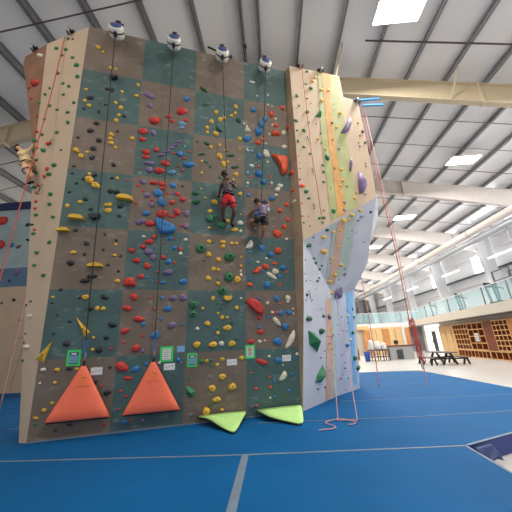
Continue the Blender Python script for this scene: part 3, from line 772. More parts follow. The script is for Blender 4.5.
0or -2.079 4.814 6.368 0.077 0.081 0.19
6og -4.086 4.428 6.777 0.107 0.067 -0.28
0ok -3.444 4.616 4.708 0.065 0.067 0.12
0ok -2.775 4.933 3.456 0.066 0.065 0.06
0ob -1.923 5.331 1.914 0.068 0.061 -0.02
0ow 0.182 5.994 1.112 0.080 0.062 -0.05
0ob 0.252 6.098 0.321 0.073 0.063 -0.09
4oy 1.829 7.184 1.654 0.148 0.067 0.02
4oy 1.744 7.097 1.491 0.145 0.066 -0.00
0ow -0.097 5.409 5.889 0.089 0.084 0.15
3oy 1.911 6.536 3.363 0.141 0.076 0.17
2oy 1.923 5.721 6.067 0.118 0.078 0.22
2oy 2.224 5.928 5.104 0.117 0.076 0.16
6og -4.199 4.488 6.413 0.114 0.060 -0.27
0ok -3.546 4.600 4.597 0.069 0.061 0.12
0ok -2.683 4.992 3.139 0.071 0.059 0.04
0or -2.001 5.211 2.840 0.075 0.060 0.02
0ob -0.145 5.669 3.325 0.091 0.067 0.04
0oo 0.505 5.923 2.610 0.094 0.065 0.01
0ow 0.035 5.741 3.113 0.092 0.066 0.03
0ow -3.769 4.934 0.891 0.058 0.045 -0.07
0ob 0.270 6.060 0.723 0.086 0.055 -0.07
5ow 2.649 8.208 1.373 0.185 0.084 -0.02
0ow 0.555 5.705 4.786 0.109 0.066 0.10
0ow 0.461 5.647 5.089 0.073 0.100 0.12
4ep 1.762 7.166 1.311 0.219 0.055 0.14
0oy -3.019 4.436 7.491 0.071 0.077 0.26
7or -5.051 4.680 7.012 0.140 0.064 -0.39
7or -4.741 4.622 6.405 0.133 0.061 -0.39
0oc -1.524 5.032 5.752 0.076 0.077 0.16
0or -2.456 4.934 4.273 0.065 0.069 0.09
0ob 0.145 5.792 2.913 0.079 0.071 0.03
2oy 1.852 5.475 8.259 0.120 0.083 0.33
3og 1.576 6.471 3.078 0.124 0.075 0.15
6on -4.510 4.575 6.253 0.108 0.060 -0.26
0or -1.730 4.997 5.551 0.080 0.070 0.15
0or -2.444 4.894 4.675 0.061 0.077 0.11
0ok -3.635 4.554 4.802 0.064 0.061 0.13
0ok -3.312 4.907 2.321 0.060 0.053 -0.00
0og -1.372 5.602 0.794 0.058 0.062 -0.07
0oy -1.156 5.198 5.136 0.068 0.085 0.13
0ow -0.325 5.567 3.817 0.087 0.066 0.07
2og 1.761 5.757 5.124 0.089 0.087 0.17
2oy 2.331 5.794 6.822 0.127 0.075 0.25
2ok 3.150 6.084 6.902 0.111 0.096 0.24
2oy 2.688 6.109 4.983 0.098 0.088 0.15
3ok 3.145 6.514 4.611 0.139 0.081 0.28
0or -2.008 5.231 2.635 0.075 0.054 0.01
0ok -3.648 4.881 1.699 0.061 0.045 -0.03
6on -4.284 4.369 7.913 0.097 0.074 -0.33
6og -4.500 4.496 7.074 0.095 0.071 -0.29
0oy -0.843 5.617 2.010 0.067 0.062 -0.01
0oy -0.340 5.649 3.012 0.073 0.068 0.03
2op 2.312 5.854 6.157 0.107 0.079 0.22
3og 1.397 6.165 3.268 0.117 0.068 0.17
3oy 2.128 6.480 3.655 0.122 0.076 0.20
0or -2.638 4.830 4.778 0.066 0.065 0.12
0or -2.349 4.931 4.573 0.067 0.065 0.11
0ow 0.230 5.785 3.205 0.080 0.067 0.04
0or -2.037 5.280 2.103 0.057 0.062 -0.01
0oo -0.121 6.008 0.202 0.070 0.052 -0.09
0ok -3.158 4.502 6.515 0.073 0.062 0.21
0ok -2.899 4.639 5.895 0.073 0.061 0.18
0oo 0.160 5.522 5.492 0.094 0.067 0.14
0ow 0.394 5.570 5.640 0.096 0.068 0.14
6og -4.180 4.867 2.289 0.086 0.042 -0.08
5ow 2.615 8.041 2.043 0.175 0.080 0.04
0oy -1.155 5.166 5.442 0.074 0.069 0.14
2og 1.624 5.380 8.377 0.109 0.077 0.34
2og 1.316 5.508 5.989 0.088 0.077 0.22
2og 1.783 5.719 5.585 0.099 0.071 0.19
2ok 2.201 5.737 6.922 0.100 0.081 0.26
4og 1.537 6.483 2.858 0.132 0.060 0.17
0ow 0.670 5.510 6.912 0.087 0.079 0.19
0or -2.854 5.197 0.779 0.050 0.047 -0.08
0or -2.359 5.398 0.166 0.051 0.046 -0.10
0ok -3.278 4.491 6.311 0.066 0.061 0.20
0or -1.432 5.069 5.640 0.076 0.064 0.15
0ok -2.978 4.866 3.563 0.060 0.054 0.06
0ob -0.159 5.687 3.116 0.064 0.072 0.03
0op -1.540 5.523 1.098 0.063 0.048 -0.06
0oo -0.205 5.920 0.815 0.071 0.050 -0.07
0ow -0.154 5.315 6.619 0.065 0.093 0.19
0og -1.246 5.089 5.933 0.087 0.058 0.17
2oy 1.739 5.629 6.324 0.078 0.091 0.23
0ok -3.725 4.803 2.229 0.057 0.042 -0.01
0og -0.845 5.595 2.211 0.062 0.059 -0.01
2og 1.618 5.814 4.047 0.084 0.066 0.11
3op 2.711 6.388 4.330 0.130 0.064 0.26
0oy -1.082 5.282 4.538 0.072 0.061 0.10
0ow -0.362 5.717 2.313 0.076 0.050 -0.00
2on 2.108 5.841 5.553 0.055 0.119 0.19
0or -1.648 5.051 5.248 0.067 0.063 0.14
0oo -0.030 5.503 5.179 0.077 0.066 0.12
0or -2.125 5.233 2.321 0.057 0.052 -0.00
0oo 0.679 5.939 2.907 0.076 0.060 0.02
6on -4.192 4.936 1.571 0.073 0.039 -0.04
0or -2.556 5.322 0.371 0.051 0.042 -0.10
0oo 0.169 6.033 0.716 0.067 0.050 -0.07
0ob -1.737 5.101 4.556 0.071 0.055 0.10
0oy -0.333 5.629 3.214 0.062 0.064 0.04
0og -1.115 5.425 3.118 0.063 0.056 0.04
2og 1.469 5.579 5.839 0.082 0.071 0.21
2og 1.513 5.503 6.750 0.093 0.067 0.26
0or -1.848 4.986 5.350 0.060 0.063 0.14
0or -2.429 4.855 5.077 0.056 0.060 0.13
0ok -1.562 5.127 4.763 0.060 0.062 0.11
0oc 0.421 5.711 4.387 0.071 0.065 0.09
0oo 0.438 5.652 4.986 0.080 0.060 0.11
0or -1.892 5.176 3.450 0.061 0.051 0.05
0ok -3.626 4.853 2.017 0.048 0.041 -0.02
0oo 0.190 5.964 1.413 0.069 0.048 -0.04
0ow 0.158 6.073 0.316 0.066 0.043 -0.09
4ok 1.510 7.072 0.318 0.112 0.051 -0.14
0ow 0.107 5.939 1.434 0.082 0.037 -0.04
0oy -0.278 5.359 5.894 0.069 0.066 0.16
0or -0.025 5.503 5.187 0.069 0.065 0.12
0og -0.925 5.435 3.513 0.065 0.053 0.05
2ok 3.179 6.129 6.565 0.092 0.076 0.23
3op 2.406 7.080 3.218 0.113 0.051 0.15
4og 1.281 6.766 0.336 0.104 0.058 -0.14
0oo 0.443 5.624 5.259 0.073 0.060 0.12
0ow 0.484 5.417 7.310 0.079 0.065 0.21
0ob -2.279 5.113 3.049 0.053 0.049 0.04
0or -1.693 5.221 3.543 0.057 0.052 0.06
0ob -2.102 5.206 2.628 0.053 0.048 0.01
6ok -4.268 4.892 2.232 0.060 0.042 -0.07
0oo 0.479 5.960 2.198 0.066 0.051 -0.01
4og 1.426 6.763 0.998 0.094 0.043 -0.06
5ok 2.880 8.328 2.018 0.114 0.095 0.04
6on -4.191 4.922 1.720 0.070 0.032 -0.05
0oy -0.293 5.386 5.596 0.068 0.059 0.14
2op 2.404 5.993 5.110 0.087 0.059 0.16
0og -0.587 5.285 5.790 0.073 0.053 0.15
0og -0.836 5.545 2.709 0.064 0.045 0.02
2on 2.155 5.772 6.398 0.057 0.092 0.23
6on -4.045 4.278 8.300 0.080 0.054 -0.35
6ok -3.950 4.528 5.369 0.068 0.046 -0.22
0ow 0.504 5.391 7.604 0.072 0.066 0.22
0ow 0.574 5.504 6.727 0.070 0.064 0.19
0ow 0.379 5.511 6.156 0.075 0.055 0.16
0ow 0.473 5.507 6.433 0.061 0.070 0.17
2og 1.291 5.378 7.187 0.087 0.055 0.28
0ow 0.773 6.053 2.082 0.054 0.057 -0.01
0oy -1.172 5.235 4.749 0.056 0.056 0.11
0ow -0.349 5.657 2.907 0.056 0.052 0.03
3og 1.639 6.459 3.163 0.096 0.054 0.16
2og 1.541 5.393 7.942 0.090 0.057 0.32
2op 2.992 6.076 6.411 0.062 0.088 0.22
2op 2.943 6.203 4.979 0.100 0.047 0.15
5ok 2.848 8.252 2.243 0.094 0.096 0.06
0ow 0.218 5.321 7.520 0.070 0.058 0.22
4oy 1.707 7.120 1.162 0.098 0.044 -0.04
5ob 2.412 8.153 0.361 0.109 0.050 -0.11
0oy -0.307 5.530 4.213 0.059 0.050 0.08
2oy 1.939 5.712 6.216 0.079 0.054 0.22
2ok 1.171 5.411 6.424 0.083 0.047 0.25
0ob -1.708 5.315 2.620 0.055 0.038 0.01
0op -2.126 5.265 2.011 0.051 0.036 -0.02
0ow 0.774 6.065 1.972 0.047 0.057 -0.01
0ow 0.463 6.092 0.924 0.044 0.052 -0.06
4og 1.545 6.663 2.114 0.078 0.035 0.08
0or -2.032 5.312 1.818 0.041 0.040 -0.02
2og 1.841 5.646 6.523 0.071 0.055 0.24
2og 1.824 5.669 6.232 0.070 0.054 0.23
2ok 1.140 5.536 5.078 0.062 0.051 0.17
2og 1.684 5.807 4.356 0.064 0.050 0.13
2og 1.116 5.621 4.146 0.060 0.049 0.12
2og 1.139 5.646 3.984 0.060 0.049 0.11
3ok 1.360 5.803 3.670 0.076 0.045 0.22
0oy -0.633 5.271 5.803 0.049 0.059 0.15
0ow 0.596 5.448 7.300 0.072 0.051 0.21
5ok 2.322 8.008 0.630 0.110 0.050 -0.09
5or 2.116 7.837 0.398 0.106 0.048 -0.11
4ok 1.100 5.892 2.664 0.075 0.034 0.16
5or 2.313 7.972 0.777 0.086 0.039 -0.07
2oy 2.159 5.693 7.201 0.059 0.063 0.27
4op 1.696 7.217 0.671 0.094 0.043 -0.10
2on 3.043 6.060 6.755 0.072 0.051 0.24
2or 1.282 5.704 3.925 0.047 0.049 0.11
3op 1.899 6.602 3.266 0.071 0.049 0.16
1or 0.978 5.794 3.821 0.067 0.039 -0.36
1or 0.988 5.819 3.288 0.065 0.038 -0.29
1or 0.972 5.863 2.949 0.064 0.038 -0.25
4oy 1.672 7.293 0.287 0.073 0.033 -0.14
5or 2.279 8.064 0.096 0.082 0.037 -0.14
4ok 1.561 6.913 1.140 0.084 0.038 -0.04
2og 1.181 5.414 6.434 0.074 0.036 0.25
2ok 1.543 5.440 7.489 0.064 0.044 0.30
2oy 1.650 5.489 7.383 0.065 0.044 0.29
2on 3.042 6.019 7.154 0.073 0.045 0.26
2on 3.101 6.175 5.826 0.061 0.049 0.19
2on 3.094 6.164 5.907 0.062 0.049 0.20
2or 1.137 5.597 4.463 0.054 0.039 0.14
2og 2.140 5.917 4.911 0.054 0.046 0.15
3ok 3.051 7.018 3.951 0.088 0.040 0.21
4oy 1.409 6.361 2.573 0.079 0.036 0.14
3ok 2.233 7.155 2.936 0.079 0.046 0.12
4ok 1.795 7.319 0.857 0.076 0.034 -0.07
4ok 1.930 7.480 1.006 0.078 0.036 -0.06
4ok 1.064 5.935 2.241 0.072 0.033 0.10
5op 2.540 8.050 1.609 0.092 0.042 0.00
4ok 1.801 7.406 0.512 0.074 0.034 -0.11
2oy 2.325 5.718 7.557 0.061 0.045 0.29
2on 2.960 6.054 6.511 0.062 0.044 0.23
2oy 1.841 5.819 4.803 0.052 0.040 0.15
2oy 1.940 5.867 4.685 0.052 0.040 0.14
3ok 2.531 6.463 4.069 0.075 0.038 0.24
3ok 2.436 6.537 3.892 0.074 0.038 0.22
4ok 1.122 5.817 3.140 0.067 0.030 0.22
4ok 1.095 5.850 2.819 0.066 0.030 0.18
1or 0.986 5.814 3.441 0.056 0.033 -0.31
5or 2.150 7.640 1.526 0.075 0.034 -0.00
5ow 2.592 8.362 0.239 0.074 0.034 -0.12
4oy 1.419 6.486 2.092 0.076 0.035 0.07
5op 2.168 7.608 1.773 0.083 0.040 0.02
5ob 2.598 7.989 2.201 0.093 0.043 0.06
5ok 2.225 7.837 0.980 0.084 0.039 -0.06
2oy 2.333 5.737 7.399 0.052 0.044 0.28
4ok 1.230 6.070 2.714 0.067 0.030 0.16
4oy 1.464 6.362 2.927 0.070 0.032 0.18
4ok 1.271 6.224 2.293 0.057 0.026 0.10
5op 2.294 7.773 1.645 0.077 0.035 0.01
5ok 2.389 7.885 1.608 0.077 0.035 0.00
5ok 2.330 7.740 1.987 0.078 0.036 0.04
5or 2.354 7.886 1.419 0.076 0.035 -0.01
5ok 2.589 8.055 1.844 0.080 0.036 0.02
5ok 2.689 8.024 2.513 0.083 0.038 0.09
4oy 1.555 6.940 0.984 0.063 0.028 -0.06
2or 1.279 5.679 4.161 0.041 0.033 0.12
2ok 1.939 5.837 4.976 0.045 0.035 0.16
3oy 1.601 6.333 3.280 0.056 0.032 0.17
2ok 1.739 5.583 6.776 0.040 0.043 0.26
5oy 2.041 7.754 0.411 0.064 0.032 -0.11
5ok 2.192 7.900 0.486 0.063 0.033 -0.10
2ok 1.164 5.515 5.371 0.042 0.029 0.19
2ok 1.153 5.478 5.693 0.036 0.029 0.21
2ok 1.160 5.499 5.514 0.035 0.029 0.20
3ok 2.706 6.603 4.082 0.055 0.027 0.23
"""
VOLUMES = [(0, 'o', 'f', (0.724, 5.66, 5.646), [(-0.172, 0.132), (-0.223, 0.195), (-0.09, 0.201), (0.098, 0.214), (0.19, 0.157), (0.16, -0.212), (0.076, -0.319), (-0.003, -0.288), (-0.034, -0.071)]), (0, 'b', 'f', (-1.885, 5.141, 3.803), [(-0.215, 0.183), (-0.149, 0.179), (0.005, 0.117), (0.161, 0.05), (0.226, -0.024), (0.179, -0.116), (0.06, -0.161), (-0.099, -0.162), (-0.16, -0.061)]), (0, 'y', 's', (-3.201, 4.996, 1.767), [(-0.146, 0.212), (0.116, -0.066), (0.03, -0.145)]), (0, 'y', 's', (-3.758, 4.887, 1.356), [(0.101, 0.218), (0.014, -0.142), (-0.113, -0.07)]), (0, 'r', 'f', (-0.066, 5.816, 2.147), [(-0.225, 0.109), (-0.091, 0.183), (0.065, 0.119), (0.185, -0.043), (0.159, -0.191), (0.026, -0.157), (-0.116, -0.019)]), (0, 'g', 'v', (-1.378, 5.626, 0.554), [(-0.095, 0.096), (-0.037, 0.109), (0.112, 0.009), (0.081, -0.085), (0.008, -0.101), (-0.068, -0.028)]), (2, 'g', 'v', (1.859, 5.592, 7.117), [(0.036, 0.13), (0.089, 0.133), (0.039, -0.11), (-0.162, -0.149)]), (2, 'p', 'm', (2.641, 5.898, 6.908), [(-0.234, -0.25), (-0.06, 0.03), (0.126, 0.369), (0.169, 0.153), (0.077, -0.078), (-0.069, -0.209)]), (2, 'p', 'm', (2.608, 6.003, 5.753), [(-0.004, 0.157), (0.056, 0.229), (0.042, -0.013), (-0.029, -0.217), (-0.063, -0.15)]), (2, 'p', 'm', (2.873, 6.148, 5.271), [(-0.073, 0.33), (0.012, 0.227), (0.148, 0.134), (0.138, -0.073), (0.015, -0.27), (-0.118, -0.308), (-0.116, -0.028)]), (4, 'g', 'v', (1.232, 6.391, 1.4), [(-0.303, 0.206), (-0.001, 0.164), (0.373, -0.03), (0.184, -0.266), (-0.218, -0.083)]), (4, 'g', 'v', (1.37, 6.803, 0.61), [(0.101, 0.221), (0.295, 0.034), (0.047, -0.156), (-0.247, -0.118), (-0.172, 0.028)]), (3, 'p', 'v', (2.251, 7.48, 2.596), [(-0.04, -0.204), (-0.278, 0.029), (-0.101, 0.227), (0.17, 0.069), (0.27, -0.126)])]
# ---------------------------------------------------------------- the climbing wall
V = Vector
def T3(l): return [tuple(V(p) for p in t) for t in l]
WL = [(4.85, 0, .02), (4.9, 2.27, .25), (4.94, 3.6, .30), (4.9, 5.9, .30), (4.85, 8.45, .27)]
wallroot = root('climbing_wall', B0 + V((1.5, 1.0, 0)), 'tall climbing wall with checkered teal and brown face and two beige wings on blue mats', 'climbing wall')
def wchild(mb, name, label=None, normals=False):
    o = mb.build(name, None, normals); o.parent = wallroot; o.matrix_parent_inverse = Matrix.Translation(-wallroot.location)
    if label: o['label'] = label
    return o
ub = [0, U1, U1+PW, U1+2*PW, UE]
vb = [0] + [Z1+i*1.22 for i in range(6)] + [HT]
mb = MB()
for ci in range(4):
    for ri in range(7):
        g = .004
        brown = (ri + ci) % 2 == 0
        a, b_, c_, d_ = ub[ci], ub[ci+1], vb[ri], vb[ri+1]
        mb.face([WP(a, c_), WP(b_, c_), WP(b_, d_), WP(a, d_)], M_BROWN if brown else M_TEAL)
wchild(mb, 'checkered_face', 'checkered main face of teal and brown square panels')
def tris(name, keys, m_, label=None):
    mb = MB()
    for k in keys:
        for t in T3(FACES[k]):
            n = (t[1]-t[0]).cross(t[2]-t[0]); c = (t[0]+t[1]+t[2])/3
            mb.face(t, m_, flip=n.dot(V((0, 0, EYE))-c) < 0)
    bmesh.ops.remove_doubles(mb.bm, verts=mb.bm.verts, dist=.0005)
    return wchild(mb, name, label)
tris('edge_panel', ['strip'], M_STRIP, 'narrow tan return between the checkered face and the right wing')
tris('beige_panel', ['ru'], M_BEIGE, 'beige upper face of the right wing')
tris('overhang_panel', ['ro'], M_PALE, 'pale grey overhanging underside of the right wing')
tris('lower_panel', ['l1'], M_PALE, 'pale lower face of the right wing')
tris('corner_panel', ['l2'], M_BLUISH, 'pale bluish lower corner of the right wing')
tris('beige_panel', ['lw'], M_BEIGE, 'beige left wing')
tris('rust_panel', ['lw2'], M_RUST, 'rust brown outer edge of the left wing')
# sides, top and back
mb = MB(); bk = AX*1.25 + CX*.50
ru = [t for t in T3(FACES['ru'])]
redge = [ru[0][1], ru[0][2], ru[1][2], ru[2][2], ru[3][2], ru[4][2]]     # P up to the top right
mid = T3(FACES['ro'])[0][2]; r1 = T3(FACES['l2'])[0][2]; r0_ = T3(FACES['l2'])[0][1]
chain = redge[::-1] + [mid, r1, r0_]
for i in range(len(chain)-1):
    v0 = bk if i < 6 else AX*.9+CX*.12; v1 = bk if i+1 < 6 else AX*.9+CX*.12
    mb.face([chain[i], chain[i]+v0, chain[i+1]+v1, chain[i+1]], M_PALE)
wchild(mb, 'side_panel', 'pale grey side of the right wing', True)
mb = MB()
lw = T3(FACES['lw']); l2 = T3(FACES['lw2'])
chain = [l2[0][1], l2[0][2], l2[1][2], l2[2][2], lw[1][2], lw[2][2], lw[3][2], lw[4][2]]
for i in range(len(chain)-1): mb.face([chain[i], chain[i]+AX*1.3+CX*.3, chain[i+1]+AX*1.3+CX*.3, chain[i+1]], M_BACK)
wchild(mb, 'back_panel', None, True)
mb = MB()                                                               # top deck closing the wall behind its edge
top = [l2[0][1], lw[0][2], WP(0, HT), WP(UE, HT), ru[5][2], ru[4][2], ru[3][2], ru[2][2]]
l1 = T3(FACES['l1']); bot = [lw[4][2]+AX*1.3+CX*.3, lw[4][2]+AX*1.6+CX*.6, WP(0, 0)+AX*1.6, WP(UE, 0)+AX*1.9-CX*.3, l1[0][0]+AX*2.2-CX*.2, l1[0][1]+AX*1.4-CX*.2, r0_+AX*.9-CX*.3, r0_+AX*.9-CX*.05]
for i in range(len(top)-1):
    a, b_ = top[i], top[i+1]; mb.face([a, b_, b_+AX*1.25, a+AX*1.25], M_BACK)
    mb.face([a+AX*1.25, b_+AX*1.25, bot[i+1], bot[i]], M_BACK)
wchild(mb, 'back_panel', None, True)
# ---- painted stripes on the right wing (thin coats following the facets)
for nm, m_, rows in STRIPES:
    mb = MB(); k = mb.mi(m_); prev = None
    for (l, r) in rows:
        cur = [mb.bm.verts.new(V(l)), mb.bm.verts.new(V(r))]
        if prev:
            f = mb.bm.faces.new((prev[0], prev[1], cur[1], cur[0])); f.material_index = k
        prev = cur
    wchild(mb, 'painted_stripe', nm, False)
# base kick strip of darker rubber
mb = MB(); mb.beam(WP(.02, .012, .012), WP(UE-.02, .012, .012), .016, .024, M_TAPE); wchild(mb, 'base_trim')

# ---------------------------------------------------------------- holds
def axes(fi, X):
    # facet normal at this point: nearest triangle of that facet
    best = None
    for t in T3(FACES[FORD[fi]]):
        n = (t[1]-t[0]).cross(t[2]-t[0]).normalized()
        if n.dot(V((0, 0, EYE))-X) < 0: n = -n
        c = (t[0]+t[1]+t[2])/3
        d = abs((X-t[0]).dot(n))*20 + (X-c).length*.05
        if best is None or d < best[0]: best = (d, n)
    n = best[1]
    up = (V((0, 0, 1)) - n*n.z).normalized(); rt = up.cross(n)
    return rt, up, n
FORD = ['main', 'strip', 'ru', 'ro', 'l1', 'l2', 'lw', 'lw2']
def dome(mb, shape, m_, W, Hh, rot, rnd, detail, base):
    """one hold in its own axes: x right, y up along the wall, z out of it"""
    k = mb.mi(m_)
    ca, sa = math.cos(rot), math.sin(rot)
    n = 16 if detail else 7
    W *= .9; Hh *= .9
    if shape in 'lj':
        D = min(.16, Hh*.95); pts = []
        nn_ = 12 if detail else 7
        for i in range(nn_+1):
            a = PI*i/nn_
            x, y = math.cos(a)*W/2, math.sin(a)**.7*Hh*.8 - Hh*.4
            pts.append((x, y if shape == 'l' else -y))
        if shape == 'j': pts.reverse()
        rings = [[(x, y, -.006) for x, y in pts], [(x, y, D*.75) for x, y in pts], [(x*.92, y*.8, D) for x, y in pts]]
    else:
        D = (.32*min(W, Hh) + .16*max(W, Hh)*.5) * rnd.uniform(.85, 1.2)
        prof = [(1, -.006/D if D else 0), (1.0, .22), (.9, .55), (.66, .83), (.32, .97)] if detail else [(1, -.1), (.92, .5), (.5, .92)]
        if shape == 'R': prof = [(1, -.03), (1.0, .12), (.88, .5), (.66, .85), (.42, 1.0), (.22, .98), (.2, .6)]
        ph = [rnd.uniform(0, 2*PI) for _ in range(4)]
        amp = .0 if shape == 'R' else .09
        ox, oy = (rnd.uniform(-.1, .1), rnd.uniform(-.1, .18)) if shape != 'R' else (0, -.04)
        rings = []
        for (r, z) in prof:
            rg = []
            for j in range(n):
                a = 2*PI*j/n
                q = 1 + amp*math.sin(2*a+ph[0]) + amp*.7*math.sin(3*a+ph[1]) + amp*.45*math.sin(5*a+ph[2]+z*2)
                if shape == 't': q = .62/max(.38, math.cos(((a - PI/2) % (2*PI/3)) - PI/3)) * 1.05
                if shape == 'q': q = 1/max(abs(math.cos(a)), abs(math.sin(a)))**.75
                x, y = math.cos(a)*W/2*r*q + ox*W*z*.5, math.sin(a)*Hh/2*r*q + oy*Hh*z*.5
                if shape == 'q': x *= 1 - .25*y/Hh
                if shape == 'n': y += ((x/(W/2))**2 - .4)*min(Hh*.26, W*.12)
                rg.append((x, y, z*D))
            rings.append(rg)
    vr = [[mb.bm.verts.new(base(V((x*ca-y*sa, x*sa+y*ca, z)))) for x, y, z in rg] for rg in rings]
    sm = shape not in 'lj'
    for i in range(len(vr)-1):
        L = len(vr[i])
        for j in range(L):
            f = mb.bm.faces.new((vr[i][j], vr[i][(j+1) % L], vr[i+1][(j+1) % L], vr[i+1][j])); f.material_index = k; f.smooth = sm
    f = mb.bm.faces.new(vr[-1]); f.material_index = mb.mi(M_BLACK) if shape == 'R' else k; f.smooth = False
    return D
raw = []
for ln in HOLDS.strip().splitlines():
    a, *nums = ln.split(); x, y, z, w, h_, ang = map(float, nums)
    raw.append(dict(f=int(a[0]), s=a[1], c=a[2], X=V((x, y, z)), w=w, h=h_, ang=ang))
COLN = ['leftmost', 'second', 'third', 'rightmost']
ROWN = ['lowest', 'second-lowest', 'third-lowest', 'middle', 'third-highest', 'second-highest', 'topmost']
def zone(h):
    X = h['X']; f = FORD[h['f']]
    if f == 'main':
        d = X-B0; u, v = d.dot(UD), d.dot(VD)
        ci = sum(u > q for q in ub[1:4]); ri = sum(v > q for q in vb[1:7])
        return ('m', ci, ri), "%s column's %s %s panel" % (COLN[ci], ROWN[ri], 'brown' if (ri+ci) % 2 == 0 else 'teal')
    if f == 'strip': return ('s',), 'narrow tan return beside the checkered face'
    if f == 'ru':
        k = 0 if X.z > 7.3 else 1 if X.z > 5.6 else 2
        return ('u', k), ['top third', 'middle third', 'bottom third'][k] + ' of beige right wing'
    if f == 'ro': return ('o',), 'pale overhanging underside of right wing'
    if f == 'l1':  return ('l',), 'pale lower face of right wing'
    if f == 'l2': return ('c',), 'pale bluish lower corner of right wing'
    if f == 'lw2': return ('z',), 'rust brown edge of left wing'
    k = 0 if X.z > 6.3 else 1 if X.z > 4.2 else 2
    return ('w', k), ['top', 'middle', 'lower'][k] + ' part of beige left wing'
groups = {}
for h in raw:
    k, txt = zone(h); h['zone'] = txt; groups.setdefault((k, h['c']), []).append(h)
for lst in groups.values():
    lst.sort(key=lambda h: -h['X'].z)
    for i, h in enumerate(lst): h['i'] = i; h['n'] = len(lst)
def look(h):
    r = max(h['w'], h['h'])/max(.001, min(h['w'], h['h'])); S = max(h['w'], h['h'])
    size = 'large' if S > .17 else 'small' if S < .09 else 'medium'
    sh = {'l': 'loaf-shaped', 'j': 'half-moon', 'R': 'holed dome', 'n': 'curved', 't': 'triangular', 'q': 'blocky'}.get(h['s'], 'long' if r > 1.8 else 'rounded')
    return '%s %s %s hold' % (size, sh, HN[h['c']])
GRP = {0: 'holds on the checkered face', 1: 'holds on the right wing', 2: 'holds on the right wing', 3: 'holds on the right wing', 4: 'holds on the right wing', 5: 'holds on the right wing', 6: 'holds on the left wing', 7: 'holds on the left wing'}
NIND = 300
rest = MB()
for idx, h in enumerate(raw):
    rnd = random.Random(idx*7+3)
    rt, up, n = axes(h['f'], h['X'])
    if h['f'] == 0: rt, up, n = UD, VD, ND
    if idx < NIND:
        mb = MB()
        D = dome(mb, h['s'], M_H[h['c']], h['w'], h['h'], h['ang'], rnd, True, lambda p: p)
        o = mb.build('climbing_hold')
        o.matrix_world = Matrix(((rt.x, up.x, n.x, h['X'].x), (rt.y, up.y, n.y, h['X'].y), (rt.z, up.z, n.z, h['X'].z), (0, 0, 0, 1)))
        cn = HN[h['c']]
        if h['n'] == 1: pos = 'only %s one on ' % cn
        else: pos = ('topmost %s on ' % cn if h['i'] == 0 else 'lowest %s on ' % cn if h['i'] == h['n']-1 else ORD[h['i']] + ' %s from top on ' % cn)
        lab = look(h) + ', ' + pos + h['zone']
        if len(lab.split()) > 16: lab = lab.split(' ', 1)[1]
        tag(o, lab, 'climbing hold', GRP[h['f']])
        h['obj'] = o
        if h['s'] == 'R':
            b = MB(); b.lathe([(h['w']*.17, D*.97), (h['w']*.15, D*1.03), (h['w']*.09, D*1.03), (h['w']*.09, D*.8), (0, D*.8)], (h['w']*.03, h['h']*.0, 0), (0, 0, 1), M_BLACK, 12)
            w_ = b.build('bolt_hole', o); w_['label'] = 'dark bolt hole'
        elif idx < 110 and h['s'] not in 'lj':
            b = MB(); b.lathe([(.011, D*.80), (.011, D*1.02), (0, D*1.02)], (0, h['h']*.05, 0), (0, 0, 1), M_BOLT, 8)
            b.build('bolt', o)
    else:
        X = h['X']
        dome(rest, h['s'], M_H[h['c']], h['w'], h['h'], h['ang'], rnd, False, lambda p, X=X, rt=rt, up=up, n=n: X + rt*p.x + up*p.y + n*p.z)
o = rest.build('small_holds'); tag(o, 'scattered small footholds of many colours all over the climbing wall', 'climbing holds', kind='stuff')
VL = ['large orange footprint-shaped volume on the upper right of the checkered face', 'large blue fan-shaped volume in the second column, middle of the checkered face',
 'yellow spike volume pointing up left, right of the two yellow spikes', 'yellow spike volume pointing up right, at left edge of the checkered face',
 'large red slab volume low in the rightmost column of the checkered face', 'faceted green volume on the bottom brown panel of third column',
 'small green wedge volume on green stripe near top of right wing', 'purple half-moon volume near top of right wing', 'thin purple fin volume on beige part of right wing',
 'large purple half-moon volume lower on beige part of right wing', 'large faceted green volume on pale lower face of right wing', 'green leaf-shaped volume low on pale lower face of right wing', 'purple and brown wedge volume under overhang of right wing']
for (fi, c, kd, X, P), lab in zip(VOLUMES, VL):
    X = V(X); rt, up, n = axes(fi, X)
    if fi == 0: rt, up, n = UD, VD, ND
    mb = MB(); N = len(P); k = mb.mi(M_H[c]); cx = sum(p[0] for p in P)/N; cy = sum(p[1] for p in P)/N
    area = abs(sum(P[i][0]*P[(i+1) % N][1]-P[(i+1) % N][0]*P[i][1] for i in range(N)))/2
    D = .30*math.sqrt(area)+.02
    if kd == 'f': lev = [(1, -.01), (1, .25), (.93, .6), (.82, .9), (.6, 1.0)]
    elif kd == 'm': lev = [(1, -.01), (.97, .3), (.7, .85), (.35, 1.0)]
    else: lev = [(1, -.01), (.98, .12), (.12, 1.0)]
    rings = [[mb.bm.verts.new((cx+(p[0]-cx)*s, cy+(p[1]-cy)*s, z*D)) for p in P] for s, z in lev]
    for i in range(len(rings)-1):
        for j in range(N):
            f = mb.bm.faces.new((rings[i][j], rings[i][(j+1) % N], rings[i+1][(j+1) % N], rings[i+1][j])); f.material_index = k; f.smooth = kd in 'fm'
    f = mb.bm.faces.new(rings[-1]); f.material_index = k
    o = mb.build('climbing_volume')
    o.matrix_world = Matrix(((rt.x, up.x, n.x, X.x), (rt.y, up.y, n.y, X.y), (rt.z, up.z, n.z, X.z), (0, 0, 0, 1)))
    tag(o, lab, 'climbing volume', 'large volumes bolted to the wall')
    b = MB(); b.lathe([(.013, D*.8), (.013, D*1.04), (0, D*1.04)], (cx, cy, 0), (0, 0, 1), M_BOLT, 8); b.build('bolt', o)
